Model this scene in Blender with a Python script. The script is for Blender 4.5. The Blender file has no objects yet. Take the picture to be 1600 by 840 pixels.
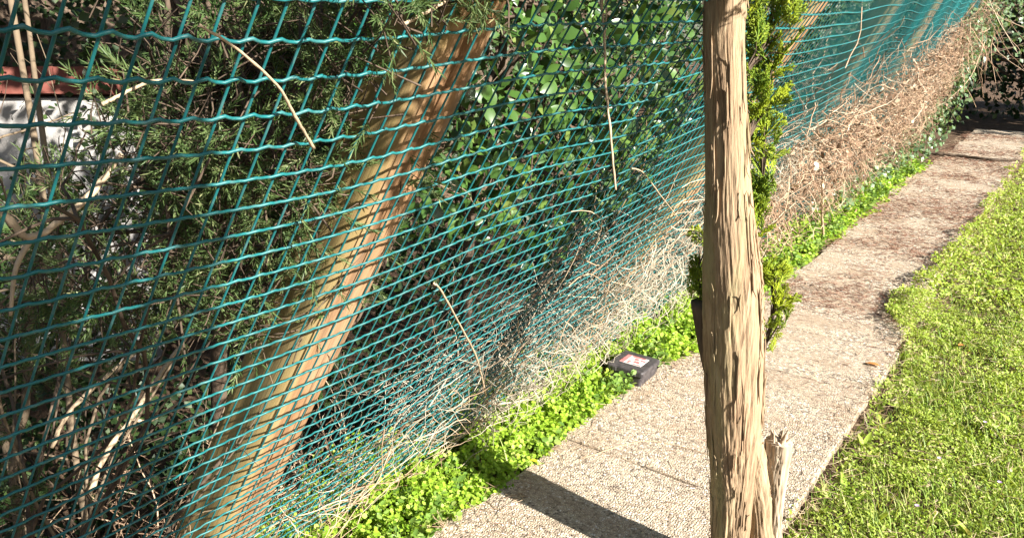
import bpy, math, random
import numpy as np
from mathutils import Vector, Matrix

# ------------------------------------------------------------------ camera, sky, sun, exposure
scene = bpy.context.scene
R = math.radians
C = bpy.data.collections.new('garden'); scene.collection.children.link(C)

EYE = 1.6
cam_d = bpy.data.cameras.new('camera'); cam = bpy.data.objects.new('camera', cam_d); C.objects.link(cam)
cam.location = (0, 0, EYE)
cam.rotation_euler = (R(90 - 17.6146), 0, R(36.54))
cam_d.sensor_width = 36; cam_d.lens = 27; cam_d.clip_start = .05; cam_d.clip_end = 400
scene.camera = cam

SUN_EL = 28.0
SUN_TO = Vector((1, -.10, 0)).normalized() * math.cos(R(SUN_EL)) + Vector((0, 0, math.sin(R(SUN_EL))))
world = bpy.data.worlds.new('World'); scene.world = world; world.use_nodes = True
wn = world.node_tree.nodes; wl = world.node_tree.links
sky = wn.new('ShaderNodeTexSky'); sky.sky_type = 'NISHITA'; sky.sun_disc = False
sky.sun_elevation = R(SUN_EL); sky.sun_rotation = math.atan2(SUN_TO.x, SUN_TO.y)
wl.new(sky.outputs[0], wn['Background'].inputs[0]); wn['Background'].inputs[1].default_value = .05
sun_d = bpy.data.lights.new('sun', 'SUN'); sun_d.energy = 5.0; sun_d.angle = R(.5); sun_d.color = (1, .96, .89)
sun = bpy.data.objects.new('sun', sun_d); C.objects.link(sun)
sun.rotation_euler = SUN_TO.to_track_quat('Z', 'Y').to_euler()
scene.view_settings.view_transform = 'Standard'; scene.view_settings.look = 'None'
scene.view_settings.exposure = 1.75; scene.view_settings.gamma = 1

scene.cycles.max_bounces = 6; scene.cycles.diffuse_bounces = 2; scene.cycles.glossy_bounces = 2; scene.cycles.transmission_bounces = 3
rng = np.random.default_rng(11)
random.seed(4)
PI = math.pi

# ------------------------------------------------------------------ numpy helpers
_tab = np.random.default_rng(5).random(4096)
def vnoise(p, seed=0):
    p = np.asarray(p, float); i = np.floor(p).astype(np.int64); f = p - i; f = f*f*(3 - 2*f)
    def h(a, b, c): return _tab[((a*73856093) ^ (b*19349663) ^ (c*83492791) ^ (seed*2654435)) & 4095]
    x, y, z = i[..., 0], i[..., 1], i[..., 2]; fx, fy, fz = f[..., 0], f[..., 1], f[..., 2]
    c = 0
    for dx in (0, 1):
        for dy in (0, 1):
            for dz in (0, 1):
                w = (fx if dx else 1-fx)*(fy if dy else 1-fy)*(fz if dz else 1-fz)
                c = c + w*h(x+dx, y+dy, z+dz)
    return c
def n2(x, y, sc, seed=0):
    x, y = np.broadcast_arrays(np.asarray(x, float), np.asarray(y, float))
    return vnoise(np.stack([x*sc, y*sc, np.zeros_like(x)+.37], -1), seed)

def P(s, n, z): return np.stack([-np.asarray(n, float), np.asarray(s, float), np.asarray(z, float)+0*np.asarray(s, float)], -1)
def V3(s, n, z): return (-n, s, z)

class MB:
    """collects vertex and face arrays into one mesh"""
    def __init__(self): self.v = []; self.f = []; self.n = 0
    def add(self, V, F):
        V = np.asarray(V, float).reshape(-1, 3); F = np.asarray(F, np.int64)
        self.v.append(V); self.f.append(F + self.n); self.n += len(V); return self
    def mesh(self, name, smooth=True):
        me = bpy.data.meshes.new(name)
        V = np.concatenate(self.v)
        me.vertices.add(len(V)); me.vertices.foreach_set('co', V.astype(np.float32).ravel())
        loops = np.concatenate([f.ravel() for f in self.f])
        tot = np.concatenate([np.full(len(f), f.shape[1], np.int64) for f in self.f])
        st = np.concatenate([[0], np.cumsum(tot)[:-1]])
        me.loops.add(len(loops)); me.loops.foreach_set('vertex_index', loops.astype(np.int32))
        me.polygons.add(len(tot)); me.polygons.foreach_set('loop_start', st.astype(np.int32))
        me.polygons.foreach_set('loop_total', tot.astype(np.int32))
        me.polygons.foreach_set('use_smooth', np.full(len(tot), smooth))
        me.update(calc_edges=True); me.validate()
        return me
    def build(self, name, mat, parent=None, smooth=True):
        return link(name, self.mesh(name, smooth), mat, parent)

def link(name, me, mat=None, parent=None):
    o = bpy.data.objects.new(name, me); C.objects.link(o)
    if mat is not None and not me.materials: me.materials.append(mat)
    if parent is not None: o.parent = parent
    return o
def tag(o, label, cat, group=None, kind=None):
    o['label'] = label; o['category'] = cat
    if group: o['group'] = group
    if kind: o['kind'] = kind
    return o
def struct(o): o['kind'] = 'structure'; return o
def empty(name, loc=(0, 0, 0)):
    o = bpy.data.objects.new(name, None); C.objects.link(o); o.location = loc; o.empty_display_size = .1; return o
def part(name, mb, mat, root, smooth=True):
    """mesh given in world coordinates, parented under root"""
    o = mb.build(name, mat, root, smooth); o.matrix_parent_inverse = Matrix.Translation(-Vector(root.location)) ; return o

def tubes(Pts, Rad, sides=4, cap=True):
    """Pts (N,m,3), Rad (N,m) -> vertices, quads"""
    Pts = np.asarray(Pts, float); Rad = np.asarray(Rad, float)
    if Pts.ndim == 2: Pts = Pts[None]; Rad = Rad[None]
    N, m, _ = Pts.shape
    T = np.gradient(Pts, axis=1); T /= np.linalg.norm(T, axis=2, keepdims=True)+1e-9
    mean = T.mean(1); ref = np.zeros((N, 3)); k = np.argmin(np.abs(mean), axis=1); ref[np.arange(N), k] = 1
    A = np.cross(T, ref[:, None]); A /= np.linalg.norm(A, axis=2, keepdims=True)+1e-9
    B = np.cross(T, A)
    an = np.arange(sides)/sides*2*PI
    V = Pts[:, :, None] + Rad[:, :, None, None]*(A[:, :, None]*np.cos(an)[None, None, :, None] + B[:, :, None]*np.sin(an)[None, None, :, None])
    V = V.reshape(-1, 3)
    i = np.arange(N)[:, None, None]*m*sides; j = np.arange(m-1)[None, :, None]*sides; a = np.arange(sides)[None, None, :]; b = (a+1) % sides
    F = np.stack([i+j+a, i+j+b, i+j+sides+b, i+j+sides+a], -1).reshape(-1, 4)
    return V, F
def caps(N, m, sides):
    i = np.arange(N)[:, None]*m*sides
    return np.concatenate([i+np.arange(sides)[None, ::-1], i+(m-1)*sides+np.arange(sides)[None]], 0)
def add_tubes(mb, Pts, Rad, sides=4, cap=False):
    Pts = np.asarray(Pts, float); Rad = np.asarray(Rad, float)
    if Pts.ndim == 2: Pts = Pts[None]; Rad = Rad[None]
    V, F = tubes(Pts, Rad, sides); base = mb.n; mb.add(V, F)
    if cap:
        mb.f.append(caps(Pts.shape[0], Pts.shape[1], sides)+base)
    return mb
def spline(ctrl, m):
    """Catmull-Rom through control points -> m points"""
    c = np.asarray(ctrl, float); c = np.concatenate([[2*c[0]-c[1]], c, [2*c[-1]-c[-2]]])
    k = len(c)-3; t = np.linspace(0, k, m); i = np.minimum(t.astype(int), k-1); u = (t-i)[:, None]
    a, b, d, e = c[i], c[i+1], c[i+2], c[i+3]
    return .5*(2*b + (d-a)*u + (2*a-5*b+4*d-e)*u*u + (3*b-a-3*d+e)*u**3)

def unit(v): return v/(np.linalg.norm(v, axis=-1, keepdims=True)+1e-9)
def basis(dirs, roll=None, up=None):
    """(N,3,3) matrices whose columns are x,y,z with y = dirs; z near up when given"""
    y = unit(np.asarray(dirs, float)); N = len(y)
    if up is None: up = unit(rng.normal(size=(N, 3)))
    x = unit(np.cross(y, up)); z = np.cross(x, y)
    if roll is not None:
        c, s = np.cos(roll)[:, None], np.sin(roll)[:, None]; x, z = x*c+z*s, z*c-x*s
    return np.stack([x, y, z], -1)
def scatter(mb, tv, tfs, pos, M, sc):
    tv = np.asarray(tv, float); N = len(pos)
    if N == 0: return mb
    sc = np.asarray(sc, float)
    if sc.ndim == 1: sc = sc[:, None]
    V = np.einsum('nij,nkj->nki', M, tv[None]*sc[:, None, :]) + np.asarray(pos)[:, None]
    base = mb.n; first = True
    for tf in tfs:
        F = (np.asarray(tf)[None] + (np.arange(N)*len(tv))[:, None, None]).reshape(-1, np.asarray(tf).shape[1])
        if first: mb.add(V.reshape(-1, 3), F); first = False
        else: mb.f.append(F+base)
    return mb

# leaf templates (along +y, face up +z, unit length)
LEAF6_V = [(0, 0, 0), (.34, .30, .07), (.30, .72, .05), (0, 1, -.06), (-.30, .72, .05), (-.34, .30, .07)]
LEAF6_F = [[(0, 1, 2, 3), (0, 3, 4, 5)]]
ROUND_V = [(0, 0, 0), (.42, .28, .08), (.46, .72, .06), (0, 1, -.02), (-.46, .72, .06), (-.42, .28, .08)]
KITE_V = [(0, 0, 0), (.40, .50, .07), (0, 1, -.04), (-.40, .50, .07)]; KITE_F = [[(0, 1, 2), (0, 2, 3)]]
BLADE_V = [(-.03, 0, 0), (.03, 0, 0), (.028, .5, .08), (-.028, .5, .08), (0, 1, -.02)]
BLADE_F = [[(0, 1, 2, 3)], [(3, 2, 4)]]
def laurel_template():
    ys = np.linspace(0, 1, 7); w = np.array([.03, .17, .25, .27, .22, .12, .0]); z = -.16*ys**2
    v = []; f = []
    for y, ww, zz in zip(ys, w, z): v += [(-ww, y, zz+.06*ww/.27), (0, y, zz), (ww, y, zz+.06*ww/.27)]
    for i in range(6):
        a = 3*i; f += [(a, a+1, a+4, a+3), (a+1, a+2, a+5, a+4)]
    return v, [f]
LAUREL_V, LAUREL_F = laurel_template()
def needle_template(k=26, L=3.2):
    """a juniper shoot: k pointed needles round an axis, needle length 1, shoot length L"""
    r = np.random.default_rng(3); v = []; f = []
    for i in range(k):
        t = (i+.5)/k; a = i*2.4; el = .95-.55*t + r.normal()*.12
        d = np.array([math.cos(a)*math.sin(el), math.cos(el), math.sin(a)*math.sin(el)]); b = np.array([0, t*L, 0])
        s = unit(np.cross(d, [.2, 1, .1]))*.055; ln = .75+.4*r.random()
        n = len(v); v += [b-s, b+s, b+d*ln*.6+s*.9, b+d*ln*.6-s*.9, b+d*ln]; f.append(n)
    v = np.array(v)
    return v, [[(n, n+1, n+2, n+3) for n in f], [(n+3, n+2, n+4) for n in f]]
NEED_V, NEED_F = needle_template()
def spray_template(low=False):
    """flat cypress spray of scaly branchlets, unit length"""
    r = np.random.default_rng(8); mb = MB()
    pts = []; rad = []
    def rod(a, b, r0, r1):
        a = np.array(a); b = np.array(b); m = (a+b)/2+np.array([0, 0, .01]); pts.append([a, b] if low else [a, m, b]); rad.append([r0, r1] if low else [r0, r0*1.05, r1])
    rod((0, 0, 0), (0, 1, .03), .022, .010)
    for i in range(12):
        y = .10+.068*i; sd = 1 if i % 2 else -1; L = (.42*(1-y)+.10)*(1+.2*r.normal()); ang = .75
        e = np.array([sd*math.sin(ang)*L, y+math.cos(ang)*L, r.normal()*.05]); b = np.array([0, y, 0])
        rod(b, e, .020, .009)
        for q in ((.4, .75) if low else (.3, .5, .7, .85)):
            for s2 in (1, -1):
                l2 = L*.42*(1.1-q)+.03; a2 = sd*ang+s2*.65; m = b+(e-b)*q
                rod(m, m+np.array([math.sin(a2)*l2, math.cos(a2)*l2, r.normal()*.03]), .018, .008)
    if low:
        q = np.array(pts); w = np.array([.03, .03, 0]); d = unit(q[:, 1]-q[:, 0]); sd = np.stack([-d[:, 1], d[:, 0], 0*d[:, 0]], -1)*.024; V = np.stack([q[:, 0]-sd, q[:, 0]+sd, q[:, 1]+sd*.6, q[:, 1]-sd*.6], 1).reshape(-1, 3); return V, [np.arange(len(V)).reshape(-1, 4)]
    V, F = tubes(np.array(pts), np.array(rad), 3); return V, [F]
SPRAY_V, SPRAY_F = spray_template(); LOW_V, LOW_F = spray_template(True)

def stems(start, direction, length, m=7, curl=.25, droop=0., seed=0):
    """N random-walk stems -> (N,m,3)"""
    r = np.random.default_rng(seed); N = len(start); d = unit(np.asarray(direction, float)); L = np.asarray(length, float)[:, None]/(m-1)
    out = [np.asarray(start, float)]; bend = r.normal(size=(N, 3))*curl*.5
    for i in range(m-1):
        d = unit(d + bend*.5 + r.normal(size=(N, 3))*curl*.5 + np.array([0, 0, -droop]))
        out.append(out[-1]+d*L)
    return np.stack(out, 1)
def taper(N, m, r0, r1): return np.linspace(0, 1, m)[None]*(np.asarray(r1)-np.asarray(r0)).reshape(-1, 1)*np.ones((N, 1)) + np.asarray(r0).reshape(-1, 1)*np.ones((N, 1))

# ------------------------------------------------------------------ materials
class Mat:
    def __init__(self, name, rough=.7, spec=.3):
        self.m = bpy.data.materials.new(name); self.m.use_nodes = True; self.t = self.m.node_tree
        self.b = self.t.nodes['Principled BSDF']; self.b.inputs['Roughness'].default_value = rough
        self.b.inputs['Specular IOR Level'].default_value = spec
    def nd(self, typ, **kw):
        n = self.t.nodes.new(typ)
        for k, v in kw.items(): setattr(n, k, v)
        return n
    def l(self, a, b): self.t.links.new(a, b)
    def pos(self, scale=(1, 1, 1), obj=False):
        if obj: src = self.nd('ShaderNodeTexCoord').outputs['Object']
        else: src = self.nd('ShaderNodeNewGeometry').outputs['Position']
        mp = self.nd('ShaderNodeMapping'); mp.inputs['Scale'].default_value = scale; self.l(src, mp.inputs[0]); return mp.outputs[0]
    def noise(self, vec, scale, detail=4, rough=.6, dist=0):
        n = self.nd('ShaderNodeTexNoise'); n.inputs['Scale'].default_value = scale; n.inputs['Detail'].default_value = detail
        n.inputs['Roughness'].default_value = rough; n.inputs['Distortion'].default_value = dist; self.l(vec, n.inputs['Vector']); return n.outputs['Fac']
    def island(self): return self.nd('ShaderNodeNewGeometry').outputs['Random Per Island']
    def ramp(self, fac, stops, interp='LINEAR'):
        r = self.nd('ShaderNodeValToRGB'); r.color_ramp.interpolation = interp; e = r.color_ramp.elements
        while len(e) < len(stops): e.new(.5)
        for el, (p, c) in zip(e, stops): el.position = p; el.color = (*c, 1)
        self.l(fac, r.inputs[0]); return r.outputs[0]
    def mix(self, a, b, fac, mode='MIX'):
        m = self.nd('ShaderNodeMix', data_type='RGBA', blend_type=mode)
        for sock, val in ((m.inputs[6], a), (m.inputs[7], b), (m.inputs[0], fac)):
            if hasattr(val, 'is_linked'): self.l(val, sock)
            elif isinstance(val, (int, float)): sock.default_value = val
            else: sock.default_value = (*val, 1)
        return m.outputs[2]
    def math(self, op, a, b=0.):
        m = self.nd('ShaderNodeMath', operation=op)
        for s, v in ((m.inputs[0], a), (m.inputs[1], b)):
            if hasattr(v, 'is_linked'): self.l(v, s)
            else: s.default_value = v
        return m.outputs[0]
    def col(self, c):
        if hasattr(c, 'is_linked'): self.l(c, self.b.inputs['Base Color'])
        else: self.b.inputs['Base Color'].default_value = (*c, 1)
        return self
    def bump(self, h, strength=.5, dist=.005):
        b = self.nd('ShaderNodeBump'); b.inputs['Strength'].default_value = strength; b.inputs['Distance'].default_value = dist
        self.l(h, b.inputs['Height']); self.l(b.outputs[0], self.b.inputs['Normal']); return self
    def leafy(self, colour, trans=.35, tint=(1.2, 1.15, .5)):
        """leaf: diffuse/gloss plus light passing through"""
        self.col(colour); tr = self.nd('ShaderNodeBsdfTranslucent'); t = self.mix(colour, tint, 1.0, 'MULTIPLY'); self.l(t, tr.inputs[0])
        mx = self.nd('ShaderNodeMixShader'); mx.inputs[0].default_value = trans
        self.l(self.b.outputs[0], mx.inputs[1]); self.l(tr.outputs[0], mx.inputs[2]); self.l(mx.outputs[0], self.t.nodes['Material Output'].inputs[0]); return self

def leaf_mat(name, stops, rough=.5, spec=.35, trans=.35, patch=None, psc=6., tint=(1.2, 1.15, .5)):
    m = Mat(name, rough, spec); c = m.ramp(m.island(), stops)
    if patch: c = m.mix(c, patch, m.ramp(m.noise(m.pos(), psc, 3), [(.42, (0, 0, 0)), (.68, (1, 1, 1))]))
    return m.leafy(c, trans, tint).m
def stem_mat(name, stops, rough=.75, sc=18.):
    m = Mat(name, rough, .2); a = m.ramp(m.island(), stops)
    k = m.noise(m.pos(), sc, 4); c = m.mix(a, (.05, .035, .025), m.math('MULTIPLY', m.ramp(k, [(.5, (0, 0, 0)), (.75, (1, 1, 1))]), .55))
    m.col(c).bump(m.noise(m.pos(), sc*14, 3), .4, .002); return m.m

m = Mat('green_plastic', .45, .4)
k = m.noise(m.pos(), 9, 4); c = m.ramp(k, [(.3, (.006, .095, .098)), (.7, (.012, .150, .152))])
c = m.mix(c, (.17, .24, .22), m.math('MULTIPLY', m.ramp(m.noise(m.pos(), 45, 6, .7), [(.50, (0, 0, 0)), (.78, (1, 1, 1))]), .5))
M_WIRE = m.col(c).m

def wood_material(name):
    m = Mat(name, .8, .2)
    v = m.pos((1, 1, 1), obj=True)
    st = m.pos((26, 26, 1.3), obj=True); fine = m.pos((120, 120, 3), obj=True)
    a = m.ramp(m.noise(st, 1, 5, .65, .6), [(.25, (.15, .075, .036)), (.5, (.35, .20, .10)), (.72, (.52, .33, .19))])
    b = m.mix(a, (.12, .065, .03), m.math('MULTIPLY', m.ramp(m.noise(fine, 1, 4), [(.5, (0, 0, 0)), (.75, (1, 1, 1))]), .6))
    # weathered yellowish lichen on the flank
    sx = m.nd('ShaderNodeSeparateXYZ'); m.l(v, sx.inputs[0]); b = m.mix(b, (.27, .215, .165), m.math('MULTIPLY', m.ramp(m.noise(m.pos((9, 9, 1.6), obj=True), 1, 4), [(.45, (0, 0, 0)), (.7, (1, 1, 1))]), .6)); b = m.mix(b, (.07, .04, .022), m.ramp(m.noise(m.pos((40, 40, .9), obj=True), 1, 3, .6, .4), [(.62, (0, 0, 0)), (.70, (1, 1, 1))]))
    q = m.math('ADD', sx.outputs[0], m.math('MULTIPLY', m.noise(v, 9, 4), .05))
    c = m.mix(b, (.30, .25, .085), m.math('MULTIPLY', m.ramp(m.math('ADD', m.math('MULTIPLY', q, -9.), .30), [(.44, (0, 0, 0)), (.68, (1, 1, 1))]), .6))
    m.col(c).bump(m.noise(fine, 1, 5), .6, .003); return m.m
M_POST = wood_material('weathered_wood')

m = Mat('stringy_bark', .85, .15)
st = m.pos((46, 46, 3.2)); fi = m.pos((170, 170, 7)); lo = m.pos((7, 7, 1.6))
a = m.ramp(m.noise(st, 1, 6, .68, 1.2), [(.26, (.085, .055, .034)), (.42, (.25, .170, .104)), (.60, (.38, .275, .172)), (.8, (.47, .36, .245))])
a = m.mix(a, (.34, .17, .09), m.math('MULTIPLY', m.ramp(m.noise(lo, 1, 4), [(.5, (0, 0, 0)), (.75, (1, 1, 1))]), .28))
a = m.mix(a, (.36, .33, .16), m.math('MULTIPLY', m.ramp(m.noise(m.pos((9, 9, 1.1)), 1.3, 3), [(.52, (0, 0, 0)), (.70, (1, 1, 1))]), .55))
a = m.mix(a, (.09, .06, .04), m.math('MULTIPLY', m.ramp(m.noise(fi, 1, 5), [(.55, (0, 0, 0)), (.8, (1, 1, 1))]), .55))
M_BARK = m.col(a).bump(m.math('ADD', m.noise(st, 1.6, 6), m.noise(fi, 1, 5)), .75, .005).m
m = Mat('cut_wood', .8, .2)
a = m.ramp(m.noise(m.pos((60, 60, 6)), 1, 5), [(.3, (.20, .135, .085)), (.7, (.50, .40, .29))]); M_CUT = m.col(a).bump(m.noise(m.pos((140, 140, 9)), 1, 4), .5, .003).m
m = Mat('brown_bark', .85, .15)
a = m.ramp(m.noise(m.pos((30, 30, 4)), 1, 5), [(.3, (.035, .025, .018)), (.7, (.14, .10, .07))]); M_LIMB = m.col(a).bump(m.noise(m.pos((90, 90, 10)), 1, 4), .7, .005).m

# exposed aggregate concrete
m = Mat('washed_gravel_concrete', .8, .25)
p0 = m.pos()
vo = m.nd('ShaderNodeTexVoronoi'); vo.inputs['Scale'].default_value = 105; m.l(p0, vo.inputs['Vector'])
ve = m.nd('ShaderNodeTexVoronoi', feature='DISTANCE_TO_EDGE'); ve.inputs['Scale'].default_value = 105; m.l(p0, ve.inputs['Vector'])
sp = m.nd('ShaderNodeSeparateColor'); m.l(vo.outputs['Color'], sp.inputs[0])
peb = m.ramp(sp.outputs[0], [(0, (.08, .065, .055)), (.14, (.24, .185, .135)), (.34, (.47, .385, .285)), (.60, (.62, .52, .395)), (.80, (.65, .53, .35)), (1, (.86, .81, .74))])
mort = m.ramp(m.noise(p0, 30, 4), [(.3, (.25, .20, .15)), (.7, (.44, .36, .27))])
edge = m.ramp(ve.outputs[0], [(.04, (1, 1, 1)), (.16, (0, 0, 0))])
c = m.mix(peb, mort, edge)
big = m.noise(m.pos((1.0, 2.6, 1)), 2.2, 5, .6)
c = m.mix(c, (.37, .27, .18), m.math('MULTIPLY', m.ramp(big, [(.40, (0, 0, 0)), (.70, (1, 1, 1))]), .7))
c = m.mix(c, (.15, .11, .08), m.math('MULTIPLY', m.ramp(m.noise(m.pos((2, 5, 1)), 4.5, 6, .7), [(.54, (0, 0, 0)), (.70, (1, 1, 1))]), .6))
M_SLAB = m.col(c).bump(m.math('ADD', m.math('MULTIPLY', ve.outputs[0], 1.6), m.math('MULTIPLY', m.noise(p0, 40, 4), .6)), .9, .006).m

m = Mat('soil', .95, .1)
k = m.noise(m.pos(), 14, 6, .7); c = m.ramp(k, [(.3, (.045, .030, .020)), (.55, (.13, .085, .055)), (.75, (.24, .165, .11))])
c = m.mix(c, (.27, .15, .09), m.math('MULTIPLY', m.ramp(m.noise(m.pos(), 70, 4), [(.55, (0, 0, 0)), (.75, (1, 1, 1))]), .6))
M_SOIL = m.col(c).bump(m.math('ADD', k, m.noise(m.pos(), 110, 4)), .9, .02).m

M_LAWN = leaf_mat('lawn_leaves', [(0, (.17, .27, .035)), (.3, (.30, .43, .055)), (.65, (.42, .53, .085)), (.84, (.50, .54, .17)), (.92, (.46, .36, .19)), (1, (.52, .40, .28))], .5, .3, .35, (.30, .38, .05), 4)
M_BLADE = leaf_mat('grass_blades', [(0, (.11, .19, .025)), (.6, (.27, .37, .06)), (.85, (.42, .44, .14)), (1, (.46, .38, .18))], .5, .3, .35)
M_WEED = leaf_mat('weed_leaves', [(0, (.13, .26, .02)), (.35, (.26, .42, .035)), (.75, (.38, .53, .06)), (1, (.46, .54, .14))], .5, .3, .34, (.29, .44, .035), 6)
M_LAUREL = leaf_mat('glossy_broad_leaves', [(0, (.018, .045, .010)), (.5, (.042, .095, .017)), (.85, (.08, .15, .028)), (1, (.15, .19, .045))], .33, .45, .14)
M_JUN = leaf_mat('juniper_needles', [(0, (.045, .075, .022)), (.5, (.095, .14, .045)), (.85, (.17, .22, .085)), (1, (.27, .26, .13))], .5, .3, .22, (.05, .095, .025), 9)
M_THUJA = leaf_mat('cypress_sprays', [(0, (.08, .16, .02)), (.5, (.17, .28, .03)), (1, (.34, .42, .035))], .5, .3, .32, (.44, .50, .025), 9)
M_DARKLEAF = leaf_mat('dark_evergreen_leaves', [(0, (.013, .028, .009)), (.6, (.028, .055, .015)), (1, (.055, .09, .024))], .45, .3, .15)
M_IVY = leaf_mat('ivy_leaves', [(0, (.06, .11, .05)), (.6, (.11, .18, .08)), (1, (.20, .27, .13))], .35, .45, .25)
M_DRY = stem_mat('dry_stems', [(0, (.22, .14, .085)), (.4, (.40, .275, .17)), (.8, (.55, .41, .27)), (1, (.68, .56, .40))])
M_DRYPINK = stem_mat('dry_vine_stems', [(0, (.12, .07, .045)), (.3, (.26, .16, .10)), (.6, (.44, .29, .185)), (.88, (.56, .40, .27)), (1, (.66, .54, .40))])
M_DRYGREY = stem_mat('grey_dry_grass', [(0, (.20, .165, .12)), (.5, (.40, .34, .25)), (1, (.60, .53, .41))])
M_BRANCH = stem_mat('bare_branch', [(0, (.34, .25, .16)), (1, (.50, .38, .25))], .8, 24)
M_SAP = stem_mat('sapling_bark', [(0, (.11, .08, .05)), (1, (.22, .165, .11))], .85, 24)
M_NEEDLEBROWN = stem_mat('fallen_brown_needles', [(0, (.12, .055, .036)), (.5, (.27, .135, .09)), (.85, (.40, .25, .17)), (1, (.5, .38, .25))])
m = Mat('black_plastic', .48, .4); k = m.noise(m.pos(), 40, 5)
M_BOX = m.col(m.ramp(k, [(.35, (.030, .026, .028)), (.75, (.085, .075, .075))])).bump(m.noise(m.pos(), 400, 2), .15, .001).m
m = Mat('label_white', .5); M_LWHITE = m.col(m.ramp(m.noise(m.pos(), 60, 4), [(.35, (.55, .50, .47)), (.7, (.78, .74, .71))])).m
m = Mat('label_red', .5); M_LRED = m.col(m.ramp(m.noise(m.pos(), 70, 4), [(.3, (.42, .09, .09)), (.7, (.55, .22, .21))])).m
m = Mat('white_render', .9, .1); M_WHITE = m.col(m.ramp(m.noise(m.pos(), 3, 5), [(.3, (.30, .28, .26)), (.7, (.50, .48, .46))])).bump(m.noise(m.pos(), 60, 4), .5, .01).m
m = Mat('red_tile', .8, .2); M_RED = m.col(m.ramp(m.noise(m.pos(), 9, 5), [(.3, (.15, .045, .035)), (.7, (.27, .10, .075))])).m
m = Mat('yellow_leaf', .6); M_YEL = m.col((.62, .48, .03)).m
m = Mat('orange_leaf', .6); M_ORA = m.col((.55, .22, .06)).m
m = Mat('lilac_petal', .6); M_LIL = m.col((.55, .36, .62)).m

# ------------------------------------------------------------------ ground
def ground_h(x, y):
    n = -np.asarray(x); s = np.asarray(y)
    h = (n2(x, y, 3.1, 1)-.5)*.035 + (n2(x, y, .7, 2)-.5)*.06
    onpath = np.clip(1-np.abs(n-1.0)/.9, 0, 1)
    u = np.clip((n-1.96)/.36, 0, 1); u = u*u*(3-2*u); v = np.clip((n-6.9)/1.6, 0, 1); v = v*v*(3-2*v)   # ditch added behind the fence, cut deep to keep its floor in shade
    return h*(1-np.clip(onpath*2.2, 0, 1)) - 1.15*u*(1-v)*np.clip((14-s)/3, 0, 1) - .012 - .018*np.clip(onpath*3, 0, 1)
def grid_mesh(xs, ys):
    X, Y = np.meshgrid(xs, ys); Z = ground_h(X, Y); V = np.stack([X, Y, Z], -1).reshape(-1, 3)
    nx = len(xs); ny = len(ys); i, j = np.meshgrid(np.arange(nx-1), np.arange(ny-1)); a = (j*nx+i).ravel()
    return V, np.stack([a, a+1, a+nx+1, a+nx], -1)
xs = np.concatenate([np.linspace(-60, -9, 24), np.linspace(-8.5, 4, 130), np.linspace(4.6, 60, 24)])
ys = np.concatenate([np.linspace(-40, -4, 16), np.linspace(-3.5, 20, 210), np.linspace(21, 90, 26)])
struct(MB().add(*grid_mesh(xs, ys)).build('ground', M_SOIL))

# ------------------------------------------------------------------ path of cast slabs
PATH_L, PATH_R = 1.45, .575
path = struct(empty('path', V3(0, 1.0, 0)))
def slab_mesh(s0, s1, nl, nr, seed):
    """slab with broken, slightly wavy edges and a bevelled rim"""
    r = np.random.default_rng(seed); k = 12
    def jit(a, amp): return np.cumsum(r.normal(size=a))*amp*.5 + r.normal(size=a)*amp*.4
    e = []
    t = np.linspace(0, 1, k+1)[:-1]
    e += list(zip(s0+jit(k, .0012)*0+r.normal(size=k)*.0015, nl+(nr-nl)*t))
    e += list(zip(s0+(s1-s0)*t, nr+jit(k, .003)))
    e += list(zip(s1+r.normal(size=k)*.0015, nr+(nl-nr)*t))
    e += list(zip(s1+(s0-s1)*t, nl+jit(k, .004)))
    e = np.array(e); c = e.mean(0); rings = []
    for inset, z in ((0, -.05), (0, -.006), (.004, .0), (.03, .0015)):
        q = e + (c-e)/np.linalg.norm(c-e, axis=1, keepdims=True)*inset*1.3
        rings.append(P(q[:, 0], q[:, 1], np.full(len(q), z) + (r.normal(size=len(q))*.0008 if z > -.01 else 0)))
    V = np.concatenate(rings+[P(c[:1], c[1:], [.002])]); K = len(e)
    F = []
    for j in range(3):
        for i in range(K): F.append((j*K+i, j*K+(i+1) % K, (j+1)*K+(i+1) % K, (j+1)*K+i))
    T = [(3*K+i, 3*K+(i+1) % K, 4*K) for i in range(K)]
    return V, F, T
s = -1.10; i = 0
while s < 14.3:
    L = .575 if s < 3 else .575+random.uniform(-.03, .05)
    nr = PATH_R + random.gauss(0, .012); nl = PATH_L + random.gauss(0, .015) + .04*math.sin(s*.9)
    V, F, T = slab_mesh(s+.0012, s+L-.0012, nl, nr, 50+i)
    mb = MB().add(V, F); mb.f.append(np.array(T))
    o = part('slab', mb, M_SLAB, path, smooth=False)
    tilt = Matrix.Translation((-1, s+L/2, random.gauss(.004, .002))) @ Matrix.Rotation(random.gauss(0, .003), 4, 'X') @ Matrix.Rotation(random.gauss(0, .003), 4, 'Y') @ Matrix.Translation((1, -s-L/2, 0))
    o.matrix_basis = tilt
    s += L; i += 1

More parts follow.
